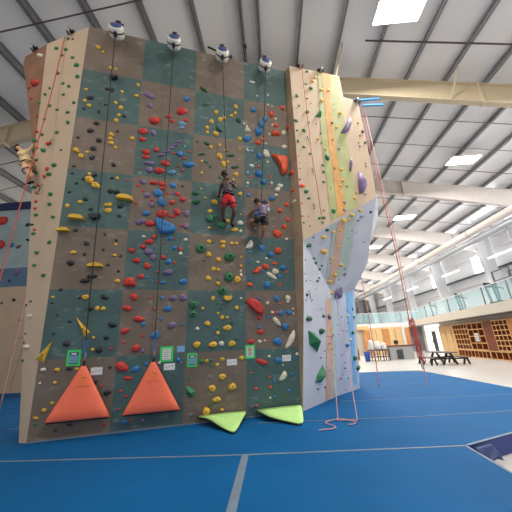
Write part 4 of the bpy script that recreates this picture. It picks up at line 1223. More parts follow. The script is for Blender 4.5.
# ---------------------------------------------------------------- wall furniture: auto belays, straps, gates, signs
def obj_on_wall(o, u, v, n=0):
    X = WP(u, v, n)
    o.matrix_world = Matrix(((UD.x, VD.x, ND.x, X.x), (UD.y, VD.y, ND.y, X.y), (UD.z, VD.z, ND.z, X.z), (0, 0, 0, 1)))
DEV = [(.67, 8.28), (1.905, 8.34), (3.05, 8.31), (4.16, 8.28)]
PLACE4 = ['above the leftmost column', 'above the second column', 'above the third column', 'above the rightmost column']
DEVN = .30
for i, (u, v) in enumerate(DEV):
    r = root('auto_belay', WP(u, v, DEVN), 'white and blue auto belay drum at the wall top %s' % PLACE4[i], 'auto belay', 'auto belays along the wall top', PSI)
    mb = MB(); ax = V((0, -1, .25))
    mb.lathe([(0, -.14), (.135, -.14), (.155, -.10), (.155, .06), (.14, .09), (.115, .09)], (0, 0, 0), ax, M_ABW, 20); hs = mb.build('housing', r)
    mb = MB(); mb.lathe([(.115, .085), (.115, .105), (.03, .125), (0, .125)], (0, 0, 0), ax, M_ABB, 20); mb.build('front_cover', r)
    mb = MB(); mb.lathe([(.158, -.03), (.158, .0)], (0, 0, 0), ax, M_BLACK, 20); mb.build('label_band', hs)
    mb = MB(); mb.box(-.035, .035, .05, .34, .13, .19, M_BLACK); mb.box(-.05, .05, .0, .10, .12, .33, M_BLACK); mb.box(-.02, .11, .03, .06, .26, .30, M_BLACK); mb.build('bracket', r)
    mb = MB(); mb.box(-.03, .03, -.07, .01, -.21, -.13, M_BLACK); mb.build('strap_guide', r)
# gates ---------------------------------------------------------------
GU = [.75, 1.905, 3.17, 4.31]
def tri_pad(w, h, t, m_, mb, sag=.03):
    """padded triangle: base on y=0 from -w/2 to w/2, apex at y=h, front z=t"""
    N = 14; k = mb.mi(m_)
    def row(z, sc_):
        pts = []
        cor = [V((-w/2, 0, 0)), V((w/2, 0, 0)), V((.0, h-.02, 0)), V((-.07, h-.02, 0))]
        for a in range(4):
            p, q = cor[a], cor[(a+1) % 4]; n_ = [8, 8, 2, 8][a]
            for j in range(n_):
                x = p.lerp(q, j/n_)
                if a == 0: x.y -= math.sin(PI*j/n_)*sag*-1*.0 + 0
                pts.append(x)
        c = V((0, h*.36, 0))
        return [mb.bm.verts.new(V((c.x+(p.x-c.x)*sc_, c.y+(p.y-c.y)*sc_, z))) for p in pts]
    lev = [(-t*.2, .96), (t*.1, 1.0), (t*.55, .985), (t*.9, .9), (t*1.12, .6), (t*1.18, .25)]
    rs = [row(z, s) for z, s in lev]
    for i in range(len(rs)-1):
        L = len(rs[i])
        for j in range(L):
            f = mb.bm.faces.new((rs[i][j], rs[i][(j+1) % L], rs[i+1][(j+1) % L], rs[i+1][j])); f.material_index = k; f.smooth = True
    f = mb.bm.faces.new(rs[-1]); f.material_index = k; f.smooth = True
    f = mb.bm.faces.new(list(reversed(rs[0]))); f.material_index = k
GL = ['orange padded triangular belay gate closed under the leftmost column', 'orange padded triangular belay gate closed under the second column',
      'lime triangular belay gate folded down on the mat under the third column', 'lime triangular belay gate folded down on the mat under the rightmost column']
for i in range(4):
    closed = i < 2
    w, h = .98, .865
    r = root('belay_gate', WP(GU[i], .305 if closed else .135, .13 if closed else .06), GL[i], 'belay gate', 'triangular belay gates along the wall foot')
    if closed:
        tilt = math.radians(-6.5)
        yv = (VD*math.cos(tilt) + ND*math.sin(tilt)).normalized(); zv = UD.cross(yv)
    else:
        L = math.sqrt(.95**2); zv0 = None
        fl = V((NW.x, NW.y, 0)).normalized()
        dz = r.location.z - .035
        yv = (fl*math.sqrt(max(.01, .88**2-dz*dz)) - V((0, 0, dz)))/.88; yv.normalize(); zv = UD.cross(yv)
        if zv.z < 0: zv = -zv
    ux = yv.cross(zv)
    X = r.location
    r.matrix_world = Matrix(((ux.x, yv.x, zv.x, X.x), (ux.y, yv.y, zv.y, X.y), (ux.z, yv.z, zv.z, X.z), (0, 0, 0, 1)))
    mb = MB()
    if closed: tri_pad(w, h, .05, M_ORANGE, mb); pad = mb.build('pad', r)
    else:
        # limp canvas back of the gate: hinge edge, curved shoulders, blunt nose
        k = mb.mi(M_LIME); rows = []
        for y, xl, xr in ((0, -.455, .46), (.15, -.32, .43), (.30, -.235, .355), (.45, -.155, .28), (.65, -.045, .18), (.83, .05, .09)) if i == 2 else \
                ((0, -.465, .475), (.2, -.42, .42), (.4, -.33, .34), (.6, -.13, .26), (.74, .0, .20), (.84, .07, .13)):
            s_ = -1 if ux.dot(UD) < 0 else 1
            xl, xr = (xl, xr) if s_ > 0 else (-xr, -xl)
            rows.append([mb.bm.verts.new((xl+(xr-xl)*t/6, y, .012*math.sin(PI*t/6)+.02*math.sin(y*7))) for t in range(7)])
        for a in range(len(rows)-1):
            for b in range(6):
                f = mb.bm.faces.new((rows[a][b], rows[a][b+1], rows[a+1][b+1], rows[a+1][b])); f.material_index = k; f.smooth = True
        o = mb.build('pad', r); sm = o.modifiers.new('thick', 'SOLIDIFY'); sm.thickness = .022; sm.offset = 0; o['label'] = 'lime underside of the gate'
        mb = MB(); e = [[(-.455, 0, -.02), (-.32, .15, -.022), (-.155, .45, -.022), (.05, .83, -.022), (.09, .83, -.022), (.28, .45, -.022), (.43, .15, -.022), (.46, 0, -.02)],
                        [(-.465, 0, -.02), (-.42, .2, -.022), (-.33, .4, -.022), (-.13, .6, -.022), (.07, .84, -.022), (.13, .84, -.022), (.26, .6, -.022), (.42, .2, -.022), (.475, 0, -.02)]][i-2]
        if ux.dot(UD) < 0: e = [(-x, y, z) for x, y, z in e]
        mb.tube(e, .009, M_BLACK, 6); mb.build('edging', o)
    mb = MB(); mb.tube([(-w/2+.02, 0, -.01), (w/2-.02, 0, -.01)], .02, M_BLACK, 8); mb.build('hinge_bar', r)
    if closed:
        mb = MB(); z = .064                                             # faint emblem: small climber figure over a line of print
        mb.lathe([(.022, 0), (.022, .004), (0, .004)], (.0, .665, z-.006), (0, 0, 1), M_EMBLEM, 10)
        mb.prism([(-.035, .635, z-.004), (.03, .64, z-.004), (.012, .60, z-.003), (.04, .555, z-.002), (-.005, .585, z-.002), (-.045, .55, z-.002), (-.02, .60, z-.003)], (0, 0, .004), M_EMBLEM)
        mb.box(-.11, .11, .525, .538, z-.004, z+.002, M_EMBLEM)
        o = mb.build('emblem', pad, False); o['label'] = 'faint yellow emblem'
        mb = MB(); mb.box(-.055, -.015, h-.03, h+.05, .0, .02, M_BLACK); mb.tube([(-.035, h+.03, .02), (-.03, h+.10, .03), (-.02, h+.16, .03), (-.04, h+.20, .03)], .011, M_STEEL, 6); mb.build('carabiner', r)
# straps from the drums
for i in range(4):
    u, v = DEV[i]; p = WP(u, v, DEVN) + V((0, 0, -.16)) + NW*.03
    mb = MB()
    if i < 2:
        q = WP(GU[i]-.03, 1.34, .1)
        mb.beam(p, q.lerp(p, .14/4), .016, .012, M_STRAP, up=NW)
        o = mb.build('belay_strap'); tag(o, 'dark webbing strap from the %s auto belay to the %s orange gate' % (('leftmost', 'left-hand') if i == 0 else ('second', 'right-hand')), 'strap', 'auto belay straps')
        mb = MB(); mb.beam(q.lerp(p, .035), q+V((0, 0, .0)), .024, .016, M_STRAPB, up=NW); o2 = mb.build('strap_sleeve', o); o2['label'] = 'blue sleeve at the strap end'
# signs --------------------------------------------------------------
def sign(u0, u1, v0, v1, kind, lab, nm='sign', grp='notices on the lower checkered face'):
    w, h = u1-u0, v1-v0
    r = root(nm, (0, 0, 0), lab, 'sign', grp); obj_on_wall(r, (u0+u1)/2, (v0+v1)/2, .0)
    def plate(nm_, x0, x1, y0, y1, z0, z1, m_, par=r):
        mb = MB(); mb.box(x0, x1, y0, y1, z0, z1, m_); return mb.build(nm_, par)
    if kind in ('navy', 'paper', 'stop'):
        fr_ = plate('frame', -w/2, w/2, -h/2, h/2, -.002, .012, M_SIGNG)
        a, b = w*.31, h*.36
        if kind == 'navy':
            bd = plate('board', -a, a, -b, b, .012, .017, M_NAVY)
            plate('sheet', -a*.9, a*.9, -b*.85, b*.42, .017, .020, M_SIGNB, bd)
            plate('heading', -a*.62, a*.62, b*.58, b*.85, .017, .020, M_PAPER, bd)
        else:
            bd = plate('board', -a, a, -b, b, .012, .017, M_PAPER)
        mb = MB(); n_ = 5
        lo, hi = (-b*.65, b*.25) if kind == 'navy' else (-b*.8, b*.75) if kind == 'paper' else (-b*.8, -b*.05)
        for k in range(n_):
            y = lo+(hi-lo)*k/(n_-1); x = a*(.75 if k % 2 else .6)
            mb.box(-x, x, y-.004, y+.004, .020 if kind == 'navy' else .017, .0225 if kind == 'navy' else .0195, M_INK)
        mb.build('print_lines', bd)
        if kind == 'stop':
            mb = MB(); mb.lathe([(a*.62, 0), (a*.62, .006), (a*.42, .006), (a*.42, 0)], (0, b*.52, .0165), (0, 0, 1), M_SIGNR, 20); mb.box(-a*.35, a*.35, b*.47, b*.57, .017, .022, M_SIGNR)
            o = mb.build('round_symbol', bd); o['label'] = 'red round symbol'
    elif kind == 'plate':
        bd = plate('board', -w/2, w/2, -h/2, h/2, -.002, .008, M_PAPER)
        mb = MB()
        for k in range(3): mb.box(-w*.38+k*w*.27, -w*.38+k*w*.27+w*.18, -h*.3, h*.3, .008, .0105, M_INK if k else M_EMBLEM) if False else mb.box(-w*.38+k*w*.27, -w*.38+k*w*.27+w*.2, -h*.08-.004+k*.012, -h*.08+.006+k*.012, .008, .0105, M_INK)
        mb.build('print_lines', bd)
    else:
        plate('board', -w/2, w/2, -h/2, h/2, -.002, .008, M_SIGNB)
    return r
sign(.425, .643, 1.147, 1.413, 'navy', 'green framed notice with navy heading above the left orange gate')
sign(1.978, 2.219, 1.125, 1.405, 'paper', 'green framed white paper notice to the right of the second orange gate top')
sign(2.487, 2.670, 1.005, 1.258, 'navy', 'green framed navy notice at the foot of third column')
sign(3.636, 3.847, 1.094, 1.362, 'stop', 'green framed white notice with red round symbol by the rightmost column')
sign(2.285, 2.43, 1.292, 1.403, 'blue', 'plain light blue plate above the third column notice')
sign(.822, 1.01, .972, 1.098, 'plate', 'white plate right of the left orange gate top')
sign(2.06, 2.262, .976, 1.093, 'plate', 'white plate under the green framed paper notice')
sign(3.264, 3.467, .988, 1.104, 'plate', 'white plate left of the red symbol notice')
sign(4.443, 4.64, 1.0, 1.125, 'plate', 'white plate at the foot of rightmost column')
# quick links at the gate hinge anchors
for k, (u, v, l) in enumerate(((1.304, .2, 'steel chain link at the foot of the wall between the orange gates'), (2.59, .17, 'steel chain link at the left hinge of the third gate'), (3.783, .2, 'steel chain link at the foot of the wall between the lime gates'))):
    mb = MB()
    for d in (-.02, .02):
        c = V((d, 0, .022)); mb.tube([c+V((math.cos(a)*.024, math.sin(a)*.017, .006*math.sin(2*a))) for a in [2*PI*j/12 for j in range(13)]], .007, M_STEEL, 6, cap=False)
    o = mb.build('chain_link'); obj_on_wall(o, u, v, 0); tag(o, l, 'chain link', 'chain links at the wall foot')
# quickdraws on the wings
def quickdraw(X, n, lab):
    r = root('quickdraw', X, lab, 'quickdraw', 'quickdraws on the wings')
    mb = MB(); mb.tube([(0, 0, 0), n*.04, n*.04+V((0, 0, -.05))], .009, M_STEEL, 6); mb.build('carabiner', r)
    mb = MB(); mb.beam(n*.04+V((0, 0, -.04)), n*.045+V((0, 0, -.18)), .018, .008, M_STRAP, up=n); mb.build('sling', r)
    mb = MB(); mb.tube([n*.045+V((0, 0, -.17)), n*.055+V((.012, 0, -.21)), n*.045+V((0, 0, -.25))], .008, M_STEEL, 6); mb.build('carabiner', r)
for X, n, l in QD: quickdraw(V(X), V(n), l)
# pulleys on the wing tops
for (X, l) in PULLEYS:
    X = V(X); r = root('pulley_anchor', X, l, 'anchor', 'rope anchors along the wing tops')
    mb = MB(); mb.box(-.09, .09, -.06, .10, -.03, .03, M_BLACK); mb.build('bracket', r, bevel=.008)
    mb = MB(); mb.lathe([(.05, -.03), (.065, -.02), (.065, .02), (.05, .03)], (0, -.07, -.03), (1, 0, 0), M_STEEL, 14); mb.build('pulley_wheel', r)

for p_, q_, l in ((WP(2.71, 8.588, .15), WP(3.37, 8.60, -.25)+V((0, 0, .33)), 'short black bar across the wall top above the third column'), (WP(3.69, 8.6, .0), WP(3.72, 8.6, .0)+V((0, .05, .62)), 'upright black bar on the wall top between the third and rightmost columns')):
    mb = MB(); mb.tube([p_, q_], .022, M_BLACK, 8); mb.tube([q_-V((0, 0, .05)), q_+V((0, 0, .05))], .04, M_BLACK, 8); o = mb.build('support_bar'); tag(o, l, 'bar')
# ---------------------------------------------------------------- hall shell
def roofz(c): return 12.34 - .184*abs(c+1.07)
TR = [0]
def trim(mb, **k):
    TR[0] += 1; o = mb.build('trim_%d' % TR[0]); o['kind'] = 'structure'; return hallobj(o)
A0, A1 = -7.5, 57.0
CL, CR_ = -20.4, 18.3
mb = MB()
for c0, c1 in ((CL, -1.07), (-1.07, CR_)):
    p = [V((c0, A0, roofz(c0)+.26)), V((c1, A0, roofz(c1)+.26)), V((c1, A1, roofz(c1)+.26)), V((c0, A1, roofz(c0)+.26))]
    mb.prism(p, (0, 0, .15), M_ROOF)
hallobj(struct(mb, 'ceiling'))
# floor: pale concrete, with a sunken bay under the mats
mb = MB(); ML, MR, MFAR = -13.0, 6.12, 12.9
mb.box(-20.4, 18.6, MFAR, 57, -.4, 0, M_FLOOR); mb.box(MR, 18.6, -7.5, MFAR, -.4, 0, M_FLOOR); mb.box(-20.4, ML, -7.5, MFAR, -.4, 0, M_FLOOR)
mb.box(ML, MR, -7.5, MFAR, -.42, -.225, M_FLOOR)
hallobj(struct(mb, 'floor'))
# mats: hall-frame polygons, flush with the floor
def floor_mat(name_lab, pts, tapes=()):
    mb = MB(); P = [V((x, y, -.224)) for x, y in pts]
    mb.prism(P, (0, 0, .224), M_MAT, M_MATSIDE)
    o = mb.build('floor_mat', bevel=.012); hallobj(o)
    tag(o, name_lab, 'floor mat', 'blue padded mats of the climbing floor')
    for (x0, y0, x1, y1, w) in tapes:
        t = MB(); t.beam((x0, y0, .001), (x1, y1, .001), w, .006, M_TAPE); tt = t.build('seam_tape', o); tt['label'] = 'grey tape over the mat seam'
    return o
g = .006
floor_mat('blue floor mat nearest the camera, left of the grey centre seam', [(ML, -2), (-.46-g, -2), (-.50-g, 4.1-g), (ML, 4.02-g)], [(ML, 4.02, -.5, 4.1, .03)])
floor_mat('blue floor mat nearest the camera, right of the grey centre seam', [(-.46+g, -2), (2.05, -2), (2.40, 4.22-g), (-.5+g, 4.1-g)], [(-.44, -2, -.47, 4.08, .09), (-.5, 4.1, 2.4, 4.22, .035), (2.035, -2, 2.385, 4.2, .03)])
floor_mat('blue floor mat in the second band from the camera, running along the wall foot', [(ML, 4.02+g), (-.5, 4.1+g), (2.40, 4.22+g), (MR, 5.98), (MR, 5.85-g+.25), (2.6, 5.65-g), (-.4, 5.55-g), (ML, 5.9-g)], [(2.42, 4.245, 6.1, 5.985, .035), (-.4, 5.56, 2.6, 5.66, .022), (2.6, 5.66, MR, 6.09, .022), (-5.3, 5.68, -4.3, 5.64, .02)])
floor_mat('blue floor mat in the third band from the camera', [(ML, 5.9+g), (-.4, 5.55+g), (2.6, 5.65+g), (MR, 6.1+g), (MR, 7.35-g), (ML, 6.9-g)], [(1.5, 7.18, MR, 7.35, .02)])
floor_mat('blue floor mat in the fourth band from the camera, with the ropes hanging over it', [(ML, 6.9+g), (MR, 7.35+g), (MR, 9.4-g), (ML, 9.0-g)], [(2.6, 9.25, MR, 9.4, .018)])
floor_mat('blue floor mat farthest from the camera, ending at the pale floor', [(ML, 9.0+g), (MR, 9.4+g), (MR-.02, 11.9), (5.75, 12.6), (5.0, MFAR-g), (ML, MFAR-g)], [(3.5, 11.0, MR, 11.15, .016)])
# loose navy flap folded into the open corner
mb = MB(); k = mb.mi(mat('mat_navy', (40, 54, 104), .55, var=.12, vscale=6)); rows = []
for i in range(10):
    t = i/9; x0, y0 = 2.47+.30*t, 4.20+.14*t
    rows.append([mb.bm.verts.new((x0 + .05*q, y0-.02-.10*q*(1-.3*t), -.012-.15*q + .025*math.sin(q*5+t*5)*q)) for q in [j/6 for j in range(7)]])
for a in range(9):
    for b in range(6):
        f = mb.bm.faces.new((rows[a][b], rows[a+1][b], rows[a+1][b+1], rows[a][b+1])); f.material_index = k; f.smooth = True
o = mb.build('mat_flap'); s_ = o.modifiers.new('thick', 'SOLIDIFY'); s_.thickness = .015; s_.offset = 0; hallobj(o)
tag(o, 'dark navy mat cover flap folded down at the open corner on the right', 'mat flap')
# steel frames
def frame(a):
    mb = MB(); fl = .11; cm = M_CREAM if a < 10 else M_OFFW  # same steel throughout; off-white copy paints in the whiter light on farther frames
    for side in (-1, 1):
        cs = [-1.07, -1.07+side*9.5, -1.07+side*16.3, -1.07+side*18.9]
        dep = [.82, .95, 1.15, 1.55]
        for i in range(3):
            c0, c1 = cs[i], cs[i+1]; z0, z1 = roofz(c0), roofz(c1)
            P = lambda c, z, dy: V((c, a+dy, z))
            d0, d1 = dep[i], dep[i+1]
            for (ya, yb, ta0, tb0, ta1, tb1) in ((-.012, .012, 0, d0, 0, d1), (-fl, fl, 0, .03, 0, .03), (-fl, fl, d0-.03, d0, d1-.03, d1)):
                lo = [P(c0, z0-tb0, ya), P(c1, z1-tb1, ya), P(c0, z0-tb0, yb), P(c1, z1-tb1, yb), P(c0, z0-ta0, ya), P(c1, z1-ta1, ya), P(c0, z0-ta0, yb), P(c1, z1-ta1, yb)]
                mb.hexa(lo, cm)
        for i in (1, 2):                                            # splice plates
            mb.box(cs[i]-.025, cs[i]+.025, a-.13, a+.13, roofz(cs[i])-dep[i]-.05, roofz(cs[i]), cm)
        c = cs[3]                                                   # tapered column
        ci0, ci1 = c-side*.35, c-side*1.15
        lo = [V((min(c, ci0), a-.13, 0)), V((max(c, ci0), a-.13, 0)), V((min(c, ci0), a+.13, 0)), V((max(c, ci0), a+.13, 0)),
              V((min(c, ci1), a-.13, roofz(c)-.2)), V((max(c, ci1), a-.13, roofz(c)-.2)), V((min(c, ci1), a+.13, roofz(c)-.2)), V((max(c, ci1), a+.13, roofz(c)-.2))]
        mb.hexa(lo, cm if a < 10 else M_WALLR)
    trim(mb)
FR = [1.8+6.58*k for k in range(9)]
for a in FR: frame(a)
PC = [-.5-1.6*k for k in range(13)] + [.1+1.45*k for k in range(13)]
for c in PC:
    if c < CL or c > CR_: continue
    mb = MB(); z = roofz(c)
    mb.box(c-.012, c+.012, A0, A1, z+.0, z+.245, M_PURLIN); mb.box(c-.09, c+.012, A0, A1, z, z+.018, M_PURLIN); mb.box(c-.012, c+.09, A0, A1, z+.227, z+.245, M_PURLIN)
    trim(mb)
# sprinkler pipes and sag rods across the roof
for a, rr in ((5.25, .022), (6.85, .03), (10.1, .022), (11.7, .018), (13.4, .022), (16.9, .022), (19.6, .022), (23.4, .022), (26.4, .022)):
    mb = MB(); pts = [V((c, a, roofz(c)-.05)) for c in ((CL+.3, -1.07, CR_-.3) if rr < .03 else (3.85, CR_-.3))]
    mb.tube(pts, rr, M_PIPE, 6); o = mb.build('sprinkler_pipe'); hallobj(o)
    tag(o, 'thin dark pipe running across the roof, %s from the near end' % ORD[(5.25, 6.85, 10.1, 11.7, 13.4, 16.9, 19.6, 23.4, 26.4).index(a)], 'pipe', 'thin pipes across the roof')
# flange braces from the beam to the purlins
mb = MB(); mb.beam((3.14, 7.05, 11.65), (2.64, 7.3, 9.89), .05, .05, M_CREAM); trim(mb)
for c in (7.35, 10.25):
    mb = MB(); mb.beam((c, FR[1]-.8, roofz(c)+.05), (c, FR[1], roofz(c)-.85), .035, .035, M_CREAM); trim(mb)
M_BLUEBAR = mat('blue_bar', (40, 124, 190), .5)
for (p_, q_, l) in (((3.2, 8.1, 10.06), (4.54, 8.1, 10.03), 'upper blue bar beside the stepped wing top, under the first beam'), ((3.91, 8.15, 9.83), (4.66, 8.15, 9.78), 'lower blue bar under the first beam right of the wing top')):
    mb = MB(); mb.beam(p_, q_, .06, .07, M_BLUEBAR); o = mb.build('blue_bar'); hallobj(o); tag(o, l, 'bar', 'blue bars under the first beam')
# walls
mb = MB(); mb.box(18.3, 18.6, A0, A1, 0, 8.95, M_WALLR); hallobj(struct(mb, 'wall_right'))
mb = MB(); mb.box(-20.7, -20.4, A0, A1, 0, 9.0, M_WHITE); hallobj(struct(mb, 'wall_left'))
mb = MB(); mb.prism([(-20.4, A1, 0), (18.3, A1, 0), (18.3, A1, 9.0), (-1.07, A1, 12.6), (-20.4, A1, 9.0)], (0, .3, 0), M_WHITE); hallobj(struct(mb, 'wall_far'))
for z in (5.55, 6.35, 7.9):                                          # girts along the right wall
    mb = MB(); mb.box(18.1, 18.3, A0, A1, z-.06, z+.06, M_WALLR if z != 6.35 else M_DKGREY); trim(mb)
WN = [0]
for k in range(7):
    a = 10.6+6.58*k; WN[0] += 1
    w = bpy.data.objects.new('window_%d' % WN[0], None); COL.objects.link(w); w.location = H(18.3, a, 7.1); w.rotation_euler = (0, 0, HR); w['kind'] = 'structure'
    mb = MB()
    for y0, y1, z0, z1 in ((-.72, .72, .64, .72), (-.72, .72, -.72, -.64), (-.72, -.62, -.64, .64), (.62, .72, -.64, .64)): mb.box(-.09, .0, y0, y1, z0, z1, M_WHITE)
    mb.build('window_frame', w)
    mb = MB(); mb.box(-.05, -.02, -.63, .63, -.65, .65, M_SKY); mb.build('pane', w)
# ---------------------------------------------------------------- mezzanine
def rbox(mb, s0, s1, o0, o1, z0, z1, m_):
    c = [RP(s, o, z) for z in (z0, z1) for o in (o0, o1) for s in (s0, s1)]; mb.hexa(c, m_)
MZ0, MZ1 = 2.33, 2.82
mb = MB()
p = [RP(-14, -.5), RP(9.2, -.5), H(17.9, 29.0), H(17.9, 4.0)]
mb.prism([q+V((0, 0, MZ0+.02)) for q in p], (0, 0, MZ1-MZ0-.04), M_SOFFIT); struct(mb, 'floor.001').name = 'trim_mezzanine_floor'
mb = MB(); rbox(mb, -14, 9.3, -.56, -.48, MZ0, MZ1, M_FASCIA); rbox(mb, 9.22, 9.3, -.56, -.2, MZ0, MZ1, M_FASCIA); o = struct(mb, 'trim_fascia')
mb = MB(); mb.box(5.5, 15.0, 29.0, 29.1, 2.38, 2.84, M_WHITE); mb.box(5.5, 17.9, 29.1, 33.0, 2.4, 2.82, M_WHITE); hallobj(struct(mb, 'trim_far_mezzanine'))
# glass railings
rl = root('glass_railing', RP(0, -.45, MZ1), 'long glass railing along the right-hand mezzanine edge', 'railing', 'mezzanine railings', -RYAW)
for k in range(11):
    s0 = -13+k*2.0
    mb = MB(); mb.box(-.008, .008, s0+.06, s0+1.94, .06, .90, M_GLASS); mb.build('glass_panel', rl)
    mb = MB(); mb.box(-.02, .02, s0-.025, s0+.025, 0, .95, M_DKGREY if k % 2 else M_STEEL); mb.build('post', rl)
mb = MB(); mb.tube([(0, -13, .95), (0, 9, .95)], .022, M_WHITE, 8); mb.build('top_rail', rl)
rl2 = root('glass_railing', H(10, 29.05, 2.84), 'short glass railing along the far mezzanine over the front desk', 'railing', 'mezzanine railings', HR)
for k in range(5):
    mb = MB(); mb.box(-4.4+k*1.9, -2.6+k*1.9, -.008, .008, .06, 1.0, M_GLASS); mb.build('glass_panel', rl2)
    mb = MB(); mb.box(-4.53+k*1.9, -4.47+k*1.9, -.02, .02, 0, 1.05, M_STEEL); mb.build('post', rl2)
mb = MB(); mb.tube([(-4.5, 0, 1.05), (5.0, 0, 1.05)], .022, M_WHITE, 8); mb.build('top_rail', rl2)
# gym equipment on the mezzanine
def treadmill(s, o_, lab, turn=0):
    r = root('treadmill', RP(s, o_, MZ1), lab, 'treadmill', 'treadmills on the mezzanine', -RYAW+turn)
    mb = MB(); mb.box(-.32, .32, -.75, .75, .0, .16, M_BLACK); mb.build('deck', r, bevel=.03)
    for x in (-.3, .3):
        mb = MB(); mb.beam((x, .62, .1), (x, .72, 1.05), .07, .09, M_DKGREY); mb.build('upright', r)
        mb = MB(); mb.tube([(x, .70, .95), (x, .35, .92), (x, .25, .80)], .025, M_BLACK, 6); mb.build('handrail', r)
    mb = MB(); mb.box(-.36, .36, .62, .76, 1.0, 1.22, M_BLACK); mb.build('console', r, bevel=.02)
treadmill(-3.2, .55, 'black treadmill on the mezzanine nearest the right edge of the picture', .5)
treadmill(.6, .8, 'black treadmill on the mezzanine above the cubbies', .9)
treadmill(5.4, .9, 'black treadmill on the mezzanine nearest the far end', 1.2)
def rig(s, o_, m_, lab, h=2.3, w=1.3):
    r = root('workout_rig', RP(s, o_, MZ1), lab, 'workout rig', 'workout rigs on the mezzanine', -RYAW)
    for y in (-w/2, w/2):
        for x in (0, .9):
            mb = MB(); mb.box(x-.035, x+.035, y-.035, y+.035, 0, h, m_); mb.build('upright', r)
    for z in (h*.72, h-.04):
        for x in (0, .9):
            mb = MB(); mb.box(x-.03, x+.03, -w/2, w/2, z-.03, z+.03, m_); mb.build('crossbar', r)
rig(-1.4, 1.7, M_DKGREY, 'dark steel workout rig behind the glass above the cubbies', 2.2, 1.5)
rig(-5.2, 1.7, M_WHITE, 'white steel workout rig behind the glass at the right edge', 2.3, 1.5)
# lamps ---------------------------------------------------------------
def bay_light(c, a, lab, z=None):
    z = z or roofz(c)-.42
    r = root('bay_light', H(c, a, z), lab, 'ceiling light', 'bay lights under the roof', HR)
    mb = MB(); mb.box(-.72, .72, -.34, .34, .0, .07, M_WHITE); mb.build('housing', r, bevel=.02)
    mb = MB(); mb.box(-.69, .69, -.31, .31, -.025, .0, M_LAMP); mb.build('diffuser', r)
    for x in (-.5, .5):
        mb = MB(); mb.tube([(x, 0, .07), (x, 0, .42)], .008, M_STEEL, 5); mb.build('hanger', r)
    L = bpy.data.lights.new('lamp', 'AREA'); L.shape = 'RECTANGLE'; L.size = 1.35; L.size_y = .6; L.energy = 430 if c < 9 else 265; L.color = (1, .95, .87) if c < 9 else (1, .99, .97)
    if c < 0: L.energy = 150; L.color = (1, .88, .72)
    lo = bpy.data.objects.new('lamp', L); COL.objects.link(lo); lo.parent = r; lo.location = (0, 0, -.05)
n_ = 0
for c, al in ((4.45, (-1.0, 5.75)), (10.2, (5.6, 12.15, 18.7, 25.2, 31.8, 38.4, 45)), (-6.6, (-1.0, 12.2, 18.7)), (4.0, (18.7, 25.2, 31.8))):
    for a in al:
        lab = {(4.45, 5.75): 'brightest ceiling light at the top edge, in front of the first beam', (10.2, 12.15): 'ceiling light between the first and second beams on the right', (10.2, 18.7): 'ceiling light just beyond the second beam', (10.2, 25.2): 'ceiling light beyond the third beam, beside the wing edge'}.get((c, a))
        if not lab:
            n_ += 1; lab = 'ceiling light row %s, %s one from the near end' % ('over the left side' if c < 0 else 'right of the ridge' if c < 9 else 'on the right', ORD[al.index(a)])
        bay_light(c, a, lab)
for k, (a, c) in enumerate(((17.4, 15.0), (22.7, 15.0), (29.2, 15.0), (35.8, 15.0))):
    r = root('strip_light', H(c, a, 6.28), 'hanging linear lamp in front of the right wall, %s from the near end' % ORD[k], 'strip light', 'strip lights over the mezzanine', HR)
    mb = MB(); mb.box(-.06, .06, -1.1, 1.1, -.0, .06, M_WHITE); mb.build('housing', r)
    mb = MB(); mb.box(-.05, .05, -1.08, 1.08, -.04, .0, M_TUBE); mb.build('tube', r)
    for y in (-.9, .9):
        mb = MB(); mb.tube([(0, y, .06), (0, y, roofz(c)-6.28)], .008, M_STEEL, 5); mb.build('hanger', r)
# twin ducts under the right eave
for k, (c, z, rad, m_, lab) in enumerate(((13.85, 7.98, .25, M_OFFW, 'pale round duct running along the right eave'), (14.25, 7.52, .20, mat('duct_grey', (170, 172, 176), .4, .3), 'grey round duct below the pale duct along the right eave'))):
    mb = MB(); pts = [V((c, a, z)) for a in (-4, 10, 24, 38, 52)]; mb.tube(pts, rad, m_, 16)
    o = mb.build('duct'); hallobj(o); tag(o, lab, 'duct')
    for a in FR[1:8]:
        b = MB(); b.lathe([(rad+.012, -.05), (rad+.012, .05)], (c, a+3, z), (0, 1, 0), M_STEEL, 16); b.tube([(c, a+3, z+rad), (c, a+3, roofz(c))], .01, M_STEEL, 5); b.build('duct_strap', o)
# ---------------------------------------------------------------- ground floor, right side
mb = MB(); rbox(mb, -14, 9.2, .45, .6, 0, MZ0, M_FASCIA); struct(mb, 'wall_under_mezzanine')
mb = MB(); rbox(mb, 5.35, 8.2, .3, .44, 0, MZ0-.02, mat('daylit_door_glass', (245, 245, 245), .4, emit=(255, 255, 255), estr=.6)); o = struct(mb, 'door_1')
mb = MB(); rbox(mb, 6.05, 6.75, .27, .31, .15, 1.75, M_DKGREY); d = mb.build('door_glass', None); d.parent = o
mb = MB(); rbox(mb, 6.8, 6.84, .25, .29, .8, 1.1, M_STEEL); d = mb.build('door_handle', None); d.parent = o
for k in range(3):
    s0 = 2.32+k*.98
    r = root('tall_cupboard', RP(s0, .44, 0), 'tall pale wooden cupboard left of the cubbies, %s from the white door' % ORD[2-k], 'cupboard', 'tall cupboards beside the cubbies', -RYAW)
    mb = MB(); mb.box(-.13, 0, .01, .97, .02, 2.08, M_WOODL); mb.build('body', r)
    mb = MB(); mb.box(-.16, -.13, .03, .95, .05, 2.05, M_WOODL); d = mb.build('door', r)
    mb = MB(); mb.box(-.175, -.16, .86, .88, .95, 1.15, M_STEEL); mb.build('handle', d)
